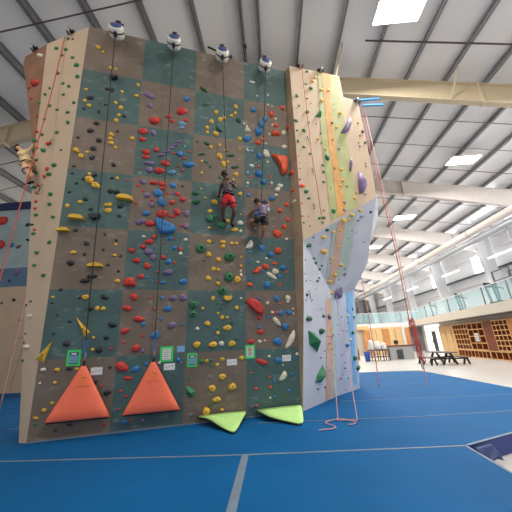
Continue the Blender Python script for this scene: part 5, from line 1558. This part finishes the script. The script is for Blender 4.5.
def cubby(s0, s1, z0, z1, nc, nr, name, lab, depth=.38):
    r = root(name, RP(s0, 0, z0), lab, 'cubby shelf', 'wooden cubby shelves under the mezzanine', -RYAW)
    L, Z, t = s1-s0, z1-z0, .045
    mb = MB(); mb.box(depth-.02, depth, 0, L, 0, Z, M_WOODD); mb.build('back_panel', r)  # dark back and lining paint in the shade of the open boxes
    for i in range(nc+1):
        y = L*i/nc; y = min(max(y, t/2), L-t/2); mb = MB(); mb.box(.012, depth-.02, y-t/2, y+t/2, 0, Z, M_LINING_SHADE); mb.box(0, .012, y-t/2, y+t/2, 0, Z, M_EDGE); mb.build('divider', r)
    for j in range(nr+1):
        z = Z*j/nr; z = min(max(z, t/2), Z-t/2); mb = MB(); mb.box(.008, depth-.02, 0, L, z-t/2, z+t/2, M_LINING_SHADE if j < nr else M_EDGE); mb.box(-.006, .008, 0, L, z-t/2, z+t/2, M_EDGE); mb.build('shelf_board', r)
    return r
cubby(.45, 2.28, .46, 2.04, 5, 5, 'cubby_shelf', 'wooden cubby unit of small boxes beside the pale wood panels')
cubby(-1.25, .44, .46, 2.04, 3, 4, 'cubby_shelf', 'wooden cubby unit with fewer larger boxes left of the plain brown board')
mb = MB(); rbox(mb, -2.08, -1.27, .0, .4, .46, 2.04, M_WOODD); o = mb.build('wood_board'); tag(o, 'plain dark brown board between the two cubby units', 'wood board')
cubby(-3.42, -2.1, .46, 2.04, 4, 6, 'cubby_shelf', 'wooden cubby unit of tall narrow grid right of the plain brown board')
mb = MB(); rbox(mb, -5.2, -3.44, .0, .4, .46, 2.04, M_WOOD); o = mb.build('wood_board'); tag(o, 'plain orange brown board at the right edge of the picture', 'wood board')
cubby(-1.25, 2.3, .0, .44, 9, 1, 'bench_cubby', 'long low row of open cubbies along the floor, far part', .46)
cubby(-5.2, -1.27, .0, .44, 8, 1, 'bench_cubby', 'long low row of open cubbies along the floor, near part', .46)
mb = MB(); rbox(mb, -.62, -.28, -.03, -.005, .95, 1.42, M_PAPER); o = mb.build('paper_notice'); tag(o, 'white paper notice stuck on the cubby boxes', 'notice')
for k in range(3):
    b = MB(); rbox(b, -.56, -.36, -.036, -.03, 1.05+k*.12, 1.08+k*.12, M_INK); b.build('print_line', None).parent = o
mb = MB(); k = mb.mi(mat('lilac_cloth', (140, 128, 170), .85)); rows = []
for i in range(8):
    t = i/7; rows.append([mb.bm.verts.new(RP(2.36+.12*j+.02*math.sin(t*6+j), .22-.03*math.sin(j*2.2)-.04*t*(1-t), 1.95-.62*t)) for j in range(4)])
for a in range(7):
    for b in range(3):
        f = mb.bm.faces.new((rows[a][b], rows[a][b+1], rows[a+1][b+1], rows[a+1][b])); f.material_index = k; f.smooth = True
o = mb.build('hanging_towel'); s_ = o.modifiers.new('thick', 'SOLIDIFY'); s_.thickness = .02; tag(o, 'lilac towel hanging on the pale wood panel edge', 'towel')
for k, (s, z, m_, lab) in enumerate(((1.92, .495, 'n', 'black bag in the lowest left box of the small cubbies'), (.64, .495, 'b', 'navy bag in the lowest right box of the small cubbies'), (1.5, .495, 'k', 'dark bag in the bottom row of small cubbies'))):
    mb = MB(); mm = {'n': M_BLACK, 'b': M_NAVY, 'k': M_DKGREY}[m_]
    mb.lathe([(0, 0), (.11, 0), (.135, .05), (.13, .15), (.08, .21), (.05, .22), (0, .22)], (0, 0, 0), (0, 0, 1), mm, 12)
    o = mb.build('bag'); o.location = RP(s, .16, z); tag(o, lab, 'bag', 'bags in the cubbies')
    b = MB(); b.tube([(-.05, 0, .2), (-.03, 0, .27), (.03, 0, .27), (.05, 0, .2)], .012, mm, 6); b.build('handle', o)
# picnic table
r = root('picnic_table', H(8.45, 15.1, 0), 'dark picnic table with black metal legs and attached benches on the pale floor', 'picnic table', None, HR)
M_TT = mat('table_grey', (96, 88, 84), .5, var=.1)
mb = MB(); mb.box(-.42, .42, -1.05, 1.05, .58, .63, M_TT); mb.build('tabletop', r, bevel=.01)
for x in (-.98, .98):
    mb = MB(); mb.box(x-.16, x+.16, -1.0, 1.0, .34, .38, M_TT); mb.build('bench_seat', r, bevel=.01)
for y in (-.75, .75):
    for x in (-1, 1):
        mb = MB(); mb.beam((x*.1, y, .58), (x*.42, y, .03), .09, .10, M_BLACK); mb.build('leg', r)
        mb = MB(); mb.beam((x*.93, y, .34), (x*.80, y, .02), .07, .09, M_BLACK); mb.beam((x*1.03, y, .34), (x*1.16, y, .02), .07, .09, M_BLACK); mb.build('bench_leg', r)
    mb = MB(); mb.beam((-1.05, y, .31), (1.05, y, .31), .06, .07, M_BLACK); mb.build('crossbar', r)
mb = MB(); mb.beam((0, -.75, .3), (0, .75, .3), .06, .06, M_BLACK); mb.build('stretcher', r)
r.scale = (.78, .78, .95)
# front desk area
def hb(x0, x1, y0, y1, z0, z1, m_, name, parent): mb = MB(); mb.box(x0, x1, y0, y1, z0, z1, m_); return mb.build(name, parent)
r = root('reception_counter', H(8.35, 19.6, 0), 'reception counter with brown top and grey front under the far mezzanine', 'counter', None, HR)
hb(-.75, .75, -.3, .3, 0, .82, mat('counter_grey', (176, 176, 178), .6, var=.06), 'body', r); hb(-.95, .85, -.36, .36, .82, .90, M_WOODD, 'countertop', r)
hb(-.35, .05, -.33, -.30, .05, .62, M_DKGREY, 'kick_panel', r)
r = root('display_rack', H(6.75, 19.1, 0), 'dark metal rack piled with white covers beside the blue bin', 'rack', None, HR)
for x in (-.55, -.18, .18, .55):
    for y in (-.3, .3): hb(x-.025, x+.025, y-.025, y+.025, 0, .66, M_DKGREY, 'leg', r)
hb(-.6, .6, -.34, .34, .62, .67, M_DKGREY, 'top_shelf', r); hb(-.6, .6, -.34, .34, .22, .26, M_WOODD, 'lower_shelf', r)
for k, (x, y, h_) in enumerate(((-.40, 0, .62), (0, 0, .52), (.39, 0, .44))):
    mb = MB(); rn = random.Random(k+5)
    prof = [(0, 0), (.18, 0), (.195, .08), (.175, h_*.35), (.19, h_*.5), (.15, h_*.68), (.14, h_*.85), (.06, h_*.95), (0, h_)]
    mb.lathe(prof, (0, 0, 0), (0, 0, 1), M_PAPER, 14)
    for v in mb.bm.verts: v.co += V((rn.uniform(-.045, .045)*min(1, v.co.z*8+.05), rn.uniform(-.045, .045)*min(1, v.co.z*8+.05), rn.uniform(-.03, .03) if v.co.z > .01 else 0))
    o = mb.build('white_bundle'); o.location = H(6.75+x, 19.1+y, .67); tag(o, 'white cloth bundle on the dark rack, %s of three' % ['leftmost', 'middle', 'rightmost'][k], 'cloth bundle', 'white bundles on the dark rack')
r = root('bin', H(5.88, 18.7, 0), 'blue bin standing at the left end of the dark rack', 'bin')
mb = MB(); mb.lathe([(0, 0), (.15, 0), (.19, .52), (.205, .54), (.205, .58), (.17, .58), (.14, .05), (0, .05)], (0, 0, 0), (0, 0, 1), mat('bin_blue', (46, 92, 178), .5), 16); mb.build('body', r)
mb = MB(); mb.lathe([(.206, .53), (.216, .55), (.206, .57)], (0, 0, 0), (0, 0, 1), mat('bin_blue', (46, 92, 178), .5), 16); mb.build('rim', r)
r = root('wood_crate', H(5.25, 20.2, 0), 'low open wooden shelf at the edge of the wing', 'shelf', None, HR)
hb(-.6, .5, .25, .28, 0, .8, M_WOODL, 'back_panel', r)
for z in (.03, .30, .56, .80): hb(-.6, .5, -.28, .25, z-.025, z+.02, M_WOODL, 'shelf_board', r)
for x in (-.6, -.05, .48): hb(x, x+.03, -.28, .25, 0, .8, M_WOOD, 'side_board', r)
r = root('wood_partition', H(9.6, 25.5, 0), 'orange wooden partition of tall boards behind the reception counter', 'partition', None, HR)
for k in range(6): hb(-1.6+k*.55, -1.6+k*.55+.5, -.05, .05, 0, 2.15, M_WOODL if k % 3 else M_WOOD, 'board', r)
hb(-1.7, 1.75, -.07, .07, 2.15, 2.3, M_WOODL, 'head_rail', r); hb(1.75, 1.95, -.1, .1, 0, 2.33, M_WHITE, 'end_post', r)
r = root('wood_partition', H(12.4, 26.5, 0), 'orange wooden partition of two boards behind the white post', 'partition', None, HR)
for k in range(2): hb(-1.0+k*.55, -1.0+k*.55+.5, -.05, .05, 0, 2.15, M_WOOD, 'board', r)
hb(-1.05, .1, -.07, .07, 2.15, 2.28, M_WOODL, 'head_rail', r)
mb = MB(); mb.box(5.0, 8.6, 26.0, 26.2, 0, 2.3, M_FASCIA); mb.box(8.6, 18.0, 30, 30.2, 0, 2.4, M_SOFFIT); hallobj(struct(mb, 'wall_front_desk'))
mb = MB(); mb.box(5.0, 8.6, 25.7, 26.0, 2.2, 2.5, M_WOODL); trim(mb)
# computer on the counter
r = root('monitor', H(8.2, 19.6, .90), 'small dark monitor on the reception counter', 'monitor', None, HR)
hb(-.14, .14, -.02, .02, .08, .30, M_BLACK, 'screen', r); hb(-.02, .02, -.02, .02, .0, .1, M_BLACK, 'stand', r); hb(-.08, .08, -.06, .06, 0, .015, M_BLACK, 'base', r)
# ---------------------------------------------------------------- left background climbing wall
r = root('climbing_wall', H(-10.5, 10.9, 0), 'painted climbing wall in the left background, blue above and beige below', 'climbing wall', None, HR)
M_LB = mat('mural_pale_blue', (160, 180, 186), .7, var=.22, vscale=.8); M_MB = mat('mural_mid_blue', (92, 122, 150), .7, var=.15, vscale=1)
hb(-5.5, 3, -.3, 0, 0, 4.15, M_BEIGE, 'lower_panel', r); hb(-5.5, 3, -.3, 0, 4.15, 5.0, M_MB, 'blue_band', r); hb(-5.5, 3, -.3, 0, 5.0, 7.9, M_LB, 'mural_panel', r); hb(-5.5, 3, -.4, 0, 7.9, 8.25, M_NAVY, 'top_edge', r)
hb(-1.3, 1.6, -.32, -.30, .0, 2.55, M_BEIGE, 'access_panel', r)
mb = MB(); mb.tube([(-1.2, -.31, .1), (-1.2, -.31, 2.0), (.55, -.31, 2.0), (.35, -.31, .1)], .015, M_WOODD, 5, False); mb.build('panel_edge', r)
LB = [(-12.36, 7.36, .55, .50, 'r', 'large pink-red hold on the pale mural, left background'), (-12.15, 6.14, .45, .50, 'r', 'lower pink-red hold at the left picture edge'), (-11.6, 6.1, .26, .26, 'b', 'blue hold on the pale mural, left background'), (-11.25, 6.0, .30, .16, 'n', 'brown hold beside the blue one on the pale mural'), (-10.99, 4.8, .45, .24, 'p', 'purple hold on the mid blue band, left background'),
      (-11.06, 7.06, .2, .2, 'k', 'black hold near the top of the left background wall'), (-10.88, 6.3, .12, .26, 'k', 'narrow black hold in the middle of the pale mural'), (-11.29, 4.42, .16, .12, 'k', 'black hold low on the blue band, left background'), (-10.86, 3.57, .16, .14, 'k', 'dark hold high on the beige background wall'),
      (-10.39, 2.72, .12, .12, 'n', 'small brown hold in the middle of the beige background wall'), (-11.37, 3.47, .14, .1, 'k', 'dark hold at the left picture edge on the beige background wall')]
for k, (c, z, w, h_, cc, lab) in enumerate(LB):
    mb = MB(); dome(mb, 'o', M_H[cc], w, h_, .2*k, random.Random(900+k), True, lambda p: p)
    o = mb.build('climbing_hold'); X = H(c, 10.6, z); n = -AX; rt = CX; up = V((0, 0, 1))
    o.matrix_world = Matrix(((rt.x, up.x, n.x, X.x), (rt.y, up.y, n.y, X.y), (rt.z, up.z, n.z, X.z), (0, 0, 0, 1)))
    tag(o, lab, 'climbing hold', 'holds on the left background wall')
# ---------------------------------------------------------------- ropes
def rope(name, pts, r, m_, lab, cat='rope', grp=None, n=6):
    mb = MB(); mb.tube(pts, r, m_, n); o = mb.build(name); tag(o, lab, cat, grp); return o
def sm(pts, n=8):
    pts = [V(p) for p in pts]; out = []
    for i in range(len(pts)-1):
        p0, p1, p2, p3 = pts[max(i-1, 0)], pts[i], pts[i+1], pts[min(i+2, len(pts)-1)]
        for j in range(n):
            t = j/n; out.append(.5*((2*p1)+(p2-p0)*t+(2*p0-5*p1+4*p2-p3)*t*t+(3*p1-p0-3*p2+p3)*t**3))
    out.append(pts[-1]); return out
rope('climbing_rope', sm([H(-4.46, 4.05, 8.40), H(-4.49, 4.1, 6.78), H(-4.51, 4.1, 4.98), H(-4.54, 4.1, 2.94), H(-4.55, 4.1, .02)]), .010, M_ROPER, 'red climbing rope hanging down the left wing past the climber in tan', grp='hanging climbing ropes')
rope('climbing_rope', sm([H(-7.0, 7.2, 9.9), H(-7.02, 7.2, 6), H(-7.06, 7.2, .05)]), .016, M_ROPEP, 'pale pink rope hanging in front of the left background wall', grp='hanging climbing ropes')
rope('climbing_rope', sm([H(1.17, 5.20, 8.42), H(1.17, 5.3, 7.9), H(1.18, 5.38, 6.9), H(1.17, 5.42, 5.6), H(1.21, 5.48, 4.9), H(1.22, 5.5, 3.95)]), .008, M_ROPER, 'red rope down the beige upper face of the right wing', grp='hanging climbing ropes')
rope('climbing_rope', sm([H(3.93, 8.4, 9.95), H(3.98, 8.4, 7), H(4.06, 8.4, 4.4), H(4.03, 8.4, 2.2), H(4.0, 8.4, 1.7)]), .013, M_ROPER, 'left of the two red ropes hanging from the first beam', grp='hanging climbing ropes')
rope('climbing_rope', sm([H(4.08, 8.45, 9.95), H(4.12, 8.45, 7), H(4.16, 8.45, 4.4), H(4.14, 8.45, 2.0), H(4.16, 8.45, .5), H(4.15, 8.43, .03)]), .013, M_ROPEP, 'right of the two ropes hanging from the first beam to the mat', grp='hanging climbing ropes')
pts = []
for j in range(34):
    t = j/33; z = 1.95-1.45*abs(((t*5) % 1)*2-1)*(.75+.25*math.sin(j)); pts.append(H(4.05+.07*math.sin(j*1.7)+.05*(1.9-z), 8.35+.06*math.cos(j*1.3), z))
rope('rope_bundle', sm(pts, 3), .011, M_ROPER, 'tangled bundle of red rope tied up above the far mat', 'rope bundle')
rope('climbing_rope', sm([H(2.88, 8.6, 5.0), H(2.93, 8.7, 4), H(3.0, 8.8, 2.4), H(3.02, 8.85, .9), H(2.98, 8.9, .03)]), .014, M_ROPEP, 'thin pink rope hanging beside the right wing corner to the mat', grp='hanging climbing ropes')
rope('climbing_rope', sm([H(1.72, 7.2, 2.5), H(1.66, 7.0, 2.0), H(1.6, 6.6, 1.35), H(1.42, 5.7, .25), H(1.38, 5.52, .03), H(1.32, 5.47, .02), H(1.18, 5.5, .02), H(1.06, 5.5, .02), H(1.02, 5.56, .02), H(1.08, 5.6, .02), H(1.2, 5.53, .02), H(1.3, 5.36, .02), H(1.24, 5.25, .02), H(1.16, 5.24, .02)]), .008, M_ROPEP, 'pink rope from the wing corner to its loop on the blue mat', 'rope', 'ropes lying on the mat')
rope('climbing_rope', sm([H(1.45, 7.0, 1.75), H(1.3, 6.5, 1.05), H(1.12, 5.85, .25), H(1.07, 5.66, .02), H(1.0, 5.56, .02), H(.86, 5.47, .02), H(.79, 5.36, .02), H(.87, 5.24, .02), H(.92, 5.12, .02), H(.85, 5.03, .02), H(.72, 5.0, .02), H(.62, 4.97, .02)]), .008, M_ROPEP, 'pink rope ending in a squiggle on the blue mat', 'rope', 'ropes lying on the mat')
# ---------------------------------------------------------------- climbers
def skin(name, pts, edges, m_, parent=None, sub=2):
    names = list(pts); me = bpy.data.meshes.new(name)
    me.from_pydata([pts[k][0] for k in names], [(names.index(a), names.index(b)) for a, b in edges], [])
    o = bpy.data.objects.new(name, me); COL.objects.link(o)
    md = o.modifiers.new('skin', 'SKIN'); md.use_smooth_shade = True; md.branch_smoothing = .6
    for i, k in enumerate(names):
        sv = me.skin_vertices[0].data[i]; r = pts[k][1]; sv.radius = (r, r); sv.use_root = (i == 0)
    s2 = o.modifiers.new('sub', 'SUBSURF'); s2.levels = sub; s2.render_levels = sub
    bpy.context.view_layer.update()
    dg = bpy.context.evaluated_depsgraph_get()
    nm = bpy.data.meshes.new_from_object(o.evaluated_get(dg)); o.modifiers.clear(); o.data = nm
    nm.materials.clear(); nm.materials.append(m_)
    for p in nm.polygons: p.use_smooth = True
    if parent: o.parent = parent
    return o
def climber(J, s, face, lab, skinm, hairm, shirtm, shortm, shoem, sleeve=.5, leg=.75, wall_n=ND, hairlen=0):
    J = {k: V(v) for k, v in J.items()}
    org = J['pelvis'].copy()
    r = root('person', org, lab, 'person', 'climbers on the wall')
    J = {k: v-org for k, v in J.items()}
    up = (J['head']-J['neck']).normalized(); face = (face - up*face.dot(up)).normalized(); side = up.cross(face)
    belly = J['pelvis'].lerp(J['chest'], .5); hc = J['neck'] + up*.155*s
    P = {'pelvis': (J['pelvis'], .125*s), 'belly': (belly, .12*s), 'chest': (J['chest'], .145*s), 'neckb': (J['chest'].lerp(J['neck'], .75), .10*s), 'neck': (J['neck']+up*.035*s, .055*s),
         'jaw': (hc-up*.03*s+face*.012*s, .078*s), 'headc': (hc+up*.035*s, .098*s), 'crown': (hc+up*.09*s-face*.01*s, .07*s), 'nose': (hc+face*.115*s-up*.008*s, .014*s),
         'earL': (hc+side*.098*s, .018*s), 'earR': (hc-side*.098*s, .018*s)}
    Ed = [('pelvis', 'belly'), ('belly', 'chest'), ('chest', 'neckb'), ('neckb', 'neck'), ('neck', 'jaw'), ('jaw', 'headc'), ('headc', 'crown'), ('headc', 'nose'), ('headc', 'earL'), ('headc', 'earR')]
    for q in 'LR':
        sh, el, ha = J['sh'+q], J['el'+q], J['ha'+q]
        hd = (ha-el).normalized(); wr = ha - hd*.06*s
        P['sh'+q] = (sh, .062*s); P['el'+q] = (el, .043*s); P['wr'+q] = (wr, .03*s); P['pa'+q] = (ha, .034*s)
        Ed += [('neckb', 'sh'+q), ('sh'+q, 'el'+q), ('el'+q, 'wr'+q), ('wr'+q, 'pa'+q)]
        w = hd.cross(wall_n).normalized()
        for i, (off, ln) in enumerate(((-.033, .068), (-.011, .082), (.011, .076), (.033, .058))):
            a = ha + hd*.03*s + w*off*s; b = a + hd*ln*.55*s - wall_n*.01*s; c = b + (hd*.3-wall_n*.7).normalized()*ln*.5*s
            for nm, p_, r_ in (('a', a, .0115), ('b', b, .0105), ('c', c, .009)): P['f%s%d%s' % (q, i, nm)] = (p_, r_*s)
            Ed += [('pa'+q, 'f%s%da' % (q, i)), ('f%s%da' % (q, i), 'f%s%db' % (q, i)), ('f%s%db' % (q, i), 'f%s%dc' % (q, i))]
        sg = -1 if q == 'L' else 1
        t1 = ha - hd*.012*s - w*.05*s*sg; t2 = t1 + (hd*.7-w*sg*.5-wall_n*.5).normalized()*.045*s
        P['t%s1' % q] = (t1, .014*s); P['t%s2' % q] = (t2, .011*s); Ed += [('pa'+q, 't%s1' % q), ('t%s1' % q, 't%s2' % q)]
        P['hip'+q] = (J['hip'+q], .095*s); P['kn'+q] = (J['kn'+q], .062*s); P['ca'+q] = (J['kn'+q].lerp(J['an'+q], .35), .058*s); P['an'+q] = (J['an'+q], .038*s); P['to'+q] = (J['to'+q], .034*s)
        Ed += [('pelvis', 'hip'+q), ('hip'+q, 'kn'+q), ('kn'+q, 'ca'+q), ('ca'+q, 'an'+q), ('an'+q, 'to'+q)]
    body = skin('body', P, Ed, skinm, r)
    S = {'belly': (belly-up*.02*s, .142*s), 'waist': (J['pelvis'].lerp(belly, .35), .143*s), 'chest': (J['chest'], .172*s), 'upper': (J['chest'].lerp(J['neck'], .45)-wall_n*-.012*s, .178*s), 'neckb': (J['chest'].lerp(J['neck'], .78)+wall_n*.01*s, .14*s), 'collar': (J['neck']-up*.01*s, .085*s)}
    Ed = [('belly', 'waist'), ('belly', 'chest'), ('chest', 'upper'), ('upper', 'neckb'), ('neckb', 'collar')]
    for q in 'LR':
        S['sh'+q] = (J['sh'+q], .088*s); S['el'+q] = (J['sh'+q].lerp(J['el'+q], sleeve), .066*s); Ed += [('upper', 'sh'+q), ('sh'+q, 'el'+q)]
    skin('shirt', S, Ed, shirtm, r)
    S = {'pelvis': (J['pelvis'], .147*s), 'waist': (J['pelvis'].lerp(belly, .6), .14*s)}; Ed = [('pelvis', 'waist')]
    for q in 'LR':
        S['hip'+q] = (J['hip'+q], .118*s); S['kn'+q] = (J['hip'+q].lerp(J['kn'+q], leg), .094*s); Ed += [('pelvis', 'hip'+q), ('hip'+q, 'kn'+q)]
    skin('shorts', S, Ed, shortm, r)
    for q in 'LR':
        fd = (J['to'+q]-J['an'+q]).normalized()
        S = {'heel': (J['an'+q]-V((0, 0, .03*s))-fd*.02*s, .045*s), 'mid': (J['an'+q].lerp(J['to'+q], .55)-V((0, 0, .012*s)), .05*s), 'toe': (J['to'+q]+fd*.02*s, .042*s)}
        skin('shoe', S, [('heel', 'mid'), ('mid', 'toe')], shoem, r)
    # hair cap
    mb = MB(); k = mb.mi(hairm); bmesh.ops.create_uvsphere(mb.bm, u_segments=18, v_segments=12, radius=1)
    kill = []
    for v in mb.bm.verts:
        d = v.co.copy(); w_ = side*d.x*.106 + face*d.y*.118 + up*d.z*.125
        if d.y > .25 and d.z < .55: kill.append(v)
        elif d.z < -.45-hairlen: kill.append(v)
        v.co = hc + up*.03*s + w_*s
    bmesh.ops.delete(mb.bm, geom=kill, context='VERTS')
    for f in mb.bm.faces: f.smooth = True; f.material_index = k
    mb.build('hair', body, True)
    for sg in (-1, 1):
        mb = MB(); bmesh.ops.create_icosphere(mb.bm, subdivisions=2, radius=.013*s); mb.mi(M_EYE)
        for v in mb.bm.verts: v.co += hc + up*.02*s + face*.094*s + side*.034*s*sg
        mb.build('eye', body)
    mb = MB(); bmesh.ops.create_icosphere(mb.bm, subdivisions=2, radius=.02*s); mb.mi(M_SKIN_B)
    for v in mb.bm.verts: v.co = hc - up*.045*s + face*.085*s + V((v.co.x, v.co.y, v.co.z*.4))
    mb.build('mouth', body)
    # harness
    mb = MB(); c = J['pelvis'].lerp(belly, .55); ax = (J['chest']-J['pelvis']).normalized(); a = ax.orthogonal().normalized(); b = ax.cross(a)
    mb.tube([c+(a*math.cos(t)+b*math.sin(t))*.152*s for t in [2*PI*i/20 for i in range(21)]], .017*s, M_BLACK, 6, cap=False)
    for q in 'LR':
        c2 = J['hip'+q].lerp(J['kn'+q], .3); ax = (J['kn'+q]-J['hip'+q]).normalized(); a = ax.orthogonal().normalized(); b = ax.cross(a)
        mb.tube([c2+(a*math.cos(t)+b*math.sin(t))*.118*s for t in [2*PI*i/16 for i in range(17)]], .014*s, M_BLACK, 6, cap=False)
    mb.build('harness', r)
    return r
climber(PEOPLE['third'], .74, -ND, 'climber in charcoal shirt and red shorts high on the third column', M_SKIN_D, M_HAIR, M_SHIRTG, M_SHORTR, M_BLACK)
climber(PEOPLE['right'], .70, -ND, 'climber in lilac shirt and black shorts crouched on the rightmost column', M_SKIN_B, M_HAIR, M_SHIRTP, M_SHORTK, mat('shoe_grey', (120, 124, 132), .6))
climber(PEOPLE['left'], .72, (CX*.9+V((0, 0, -.1))-AX*.3), 'climber in tan shirt hanging at the edge of the left wing', M_SKIN_L, M_HAIRB, M_SHIRTT, M_SHORTPK, M_BLACK)
for i, nm in ((2, 'third'), (3, 'right')):
    u, v = DEV[i]; p = WP(u, v, DEVN) + V((0, 0, -.16)) + NW*.03
    J = PEOPLE[nm]; q = V(J['pelvis'])+VD*.08+ND*(-.14)
    mb = MB(); mb.beam(p, q, .016, .010, M_STRAP, up=NW); o = mb.build('belay_strap')
    tag(o, 'dark webbing strap from the %s auto belay to the climber in %s shorts' % (('third', 'red') if i == 2 else ('rightmost', 'black')), 'strap', 'auto belay straps')
# ---------------------------------------------------------------- light
w = bpy.data.worlds.new('world'); sc.world = w; w.use_nodes = True
w.node_tree.nodes['Background'].inputs['Color'].default_value = (1, .95, .89, 1); w.node_tree.nodes['Background'].inputs['Strength'].default_value = .55
for k in range(6):
    L = bpy.data.lights.new('daylight', 'AREA'); L.shape = 'RECTANGLE'; L.size = 1.2; L.size_y = 1.2; L.energy = 340; L.color = (.93, .97, 1)
    o = bpy.data.objects.new('daylight', L); COL.objects.link(o); o.location = H(18.15, 10.6+6.58*k, 7.1)
    d = (H(0, 10.6+6.58*k-3, 9.5)-o.location); o.rotation_euler = d.to_track_quat('-Z', 'Y').to_euler()
vs = sc.view_settings; vs.view_transform = 'Standard'; vs.look = 'None'; vs.exposure = EXPO; vs.gamma = 1; vs.use_curve_mapping = False
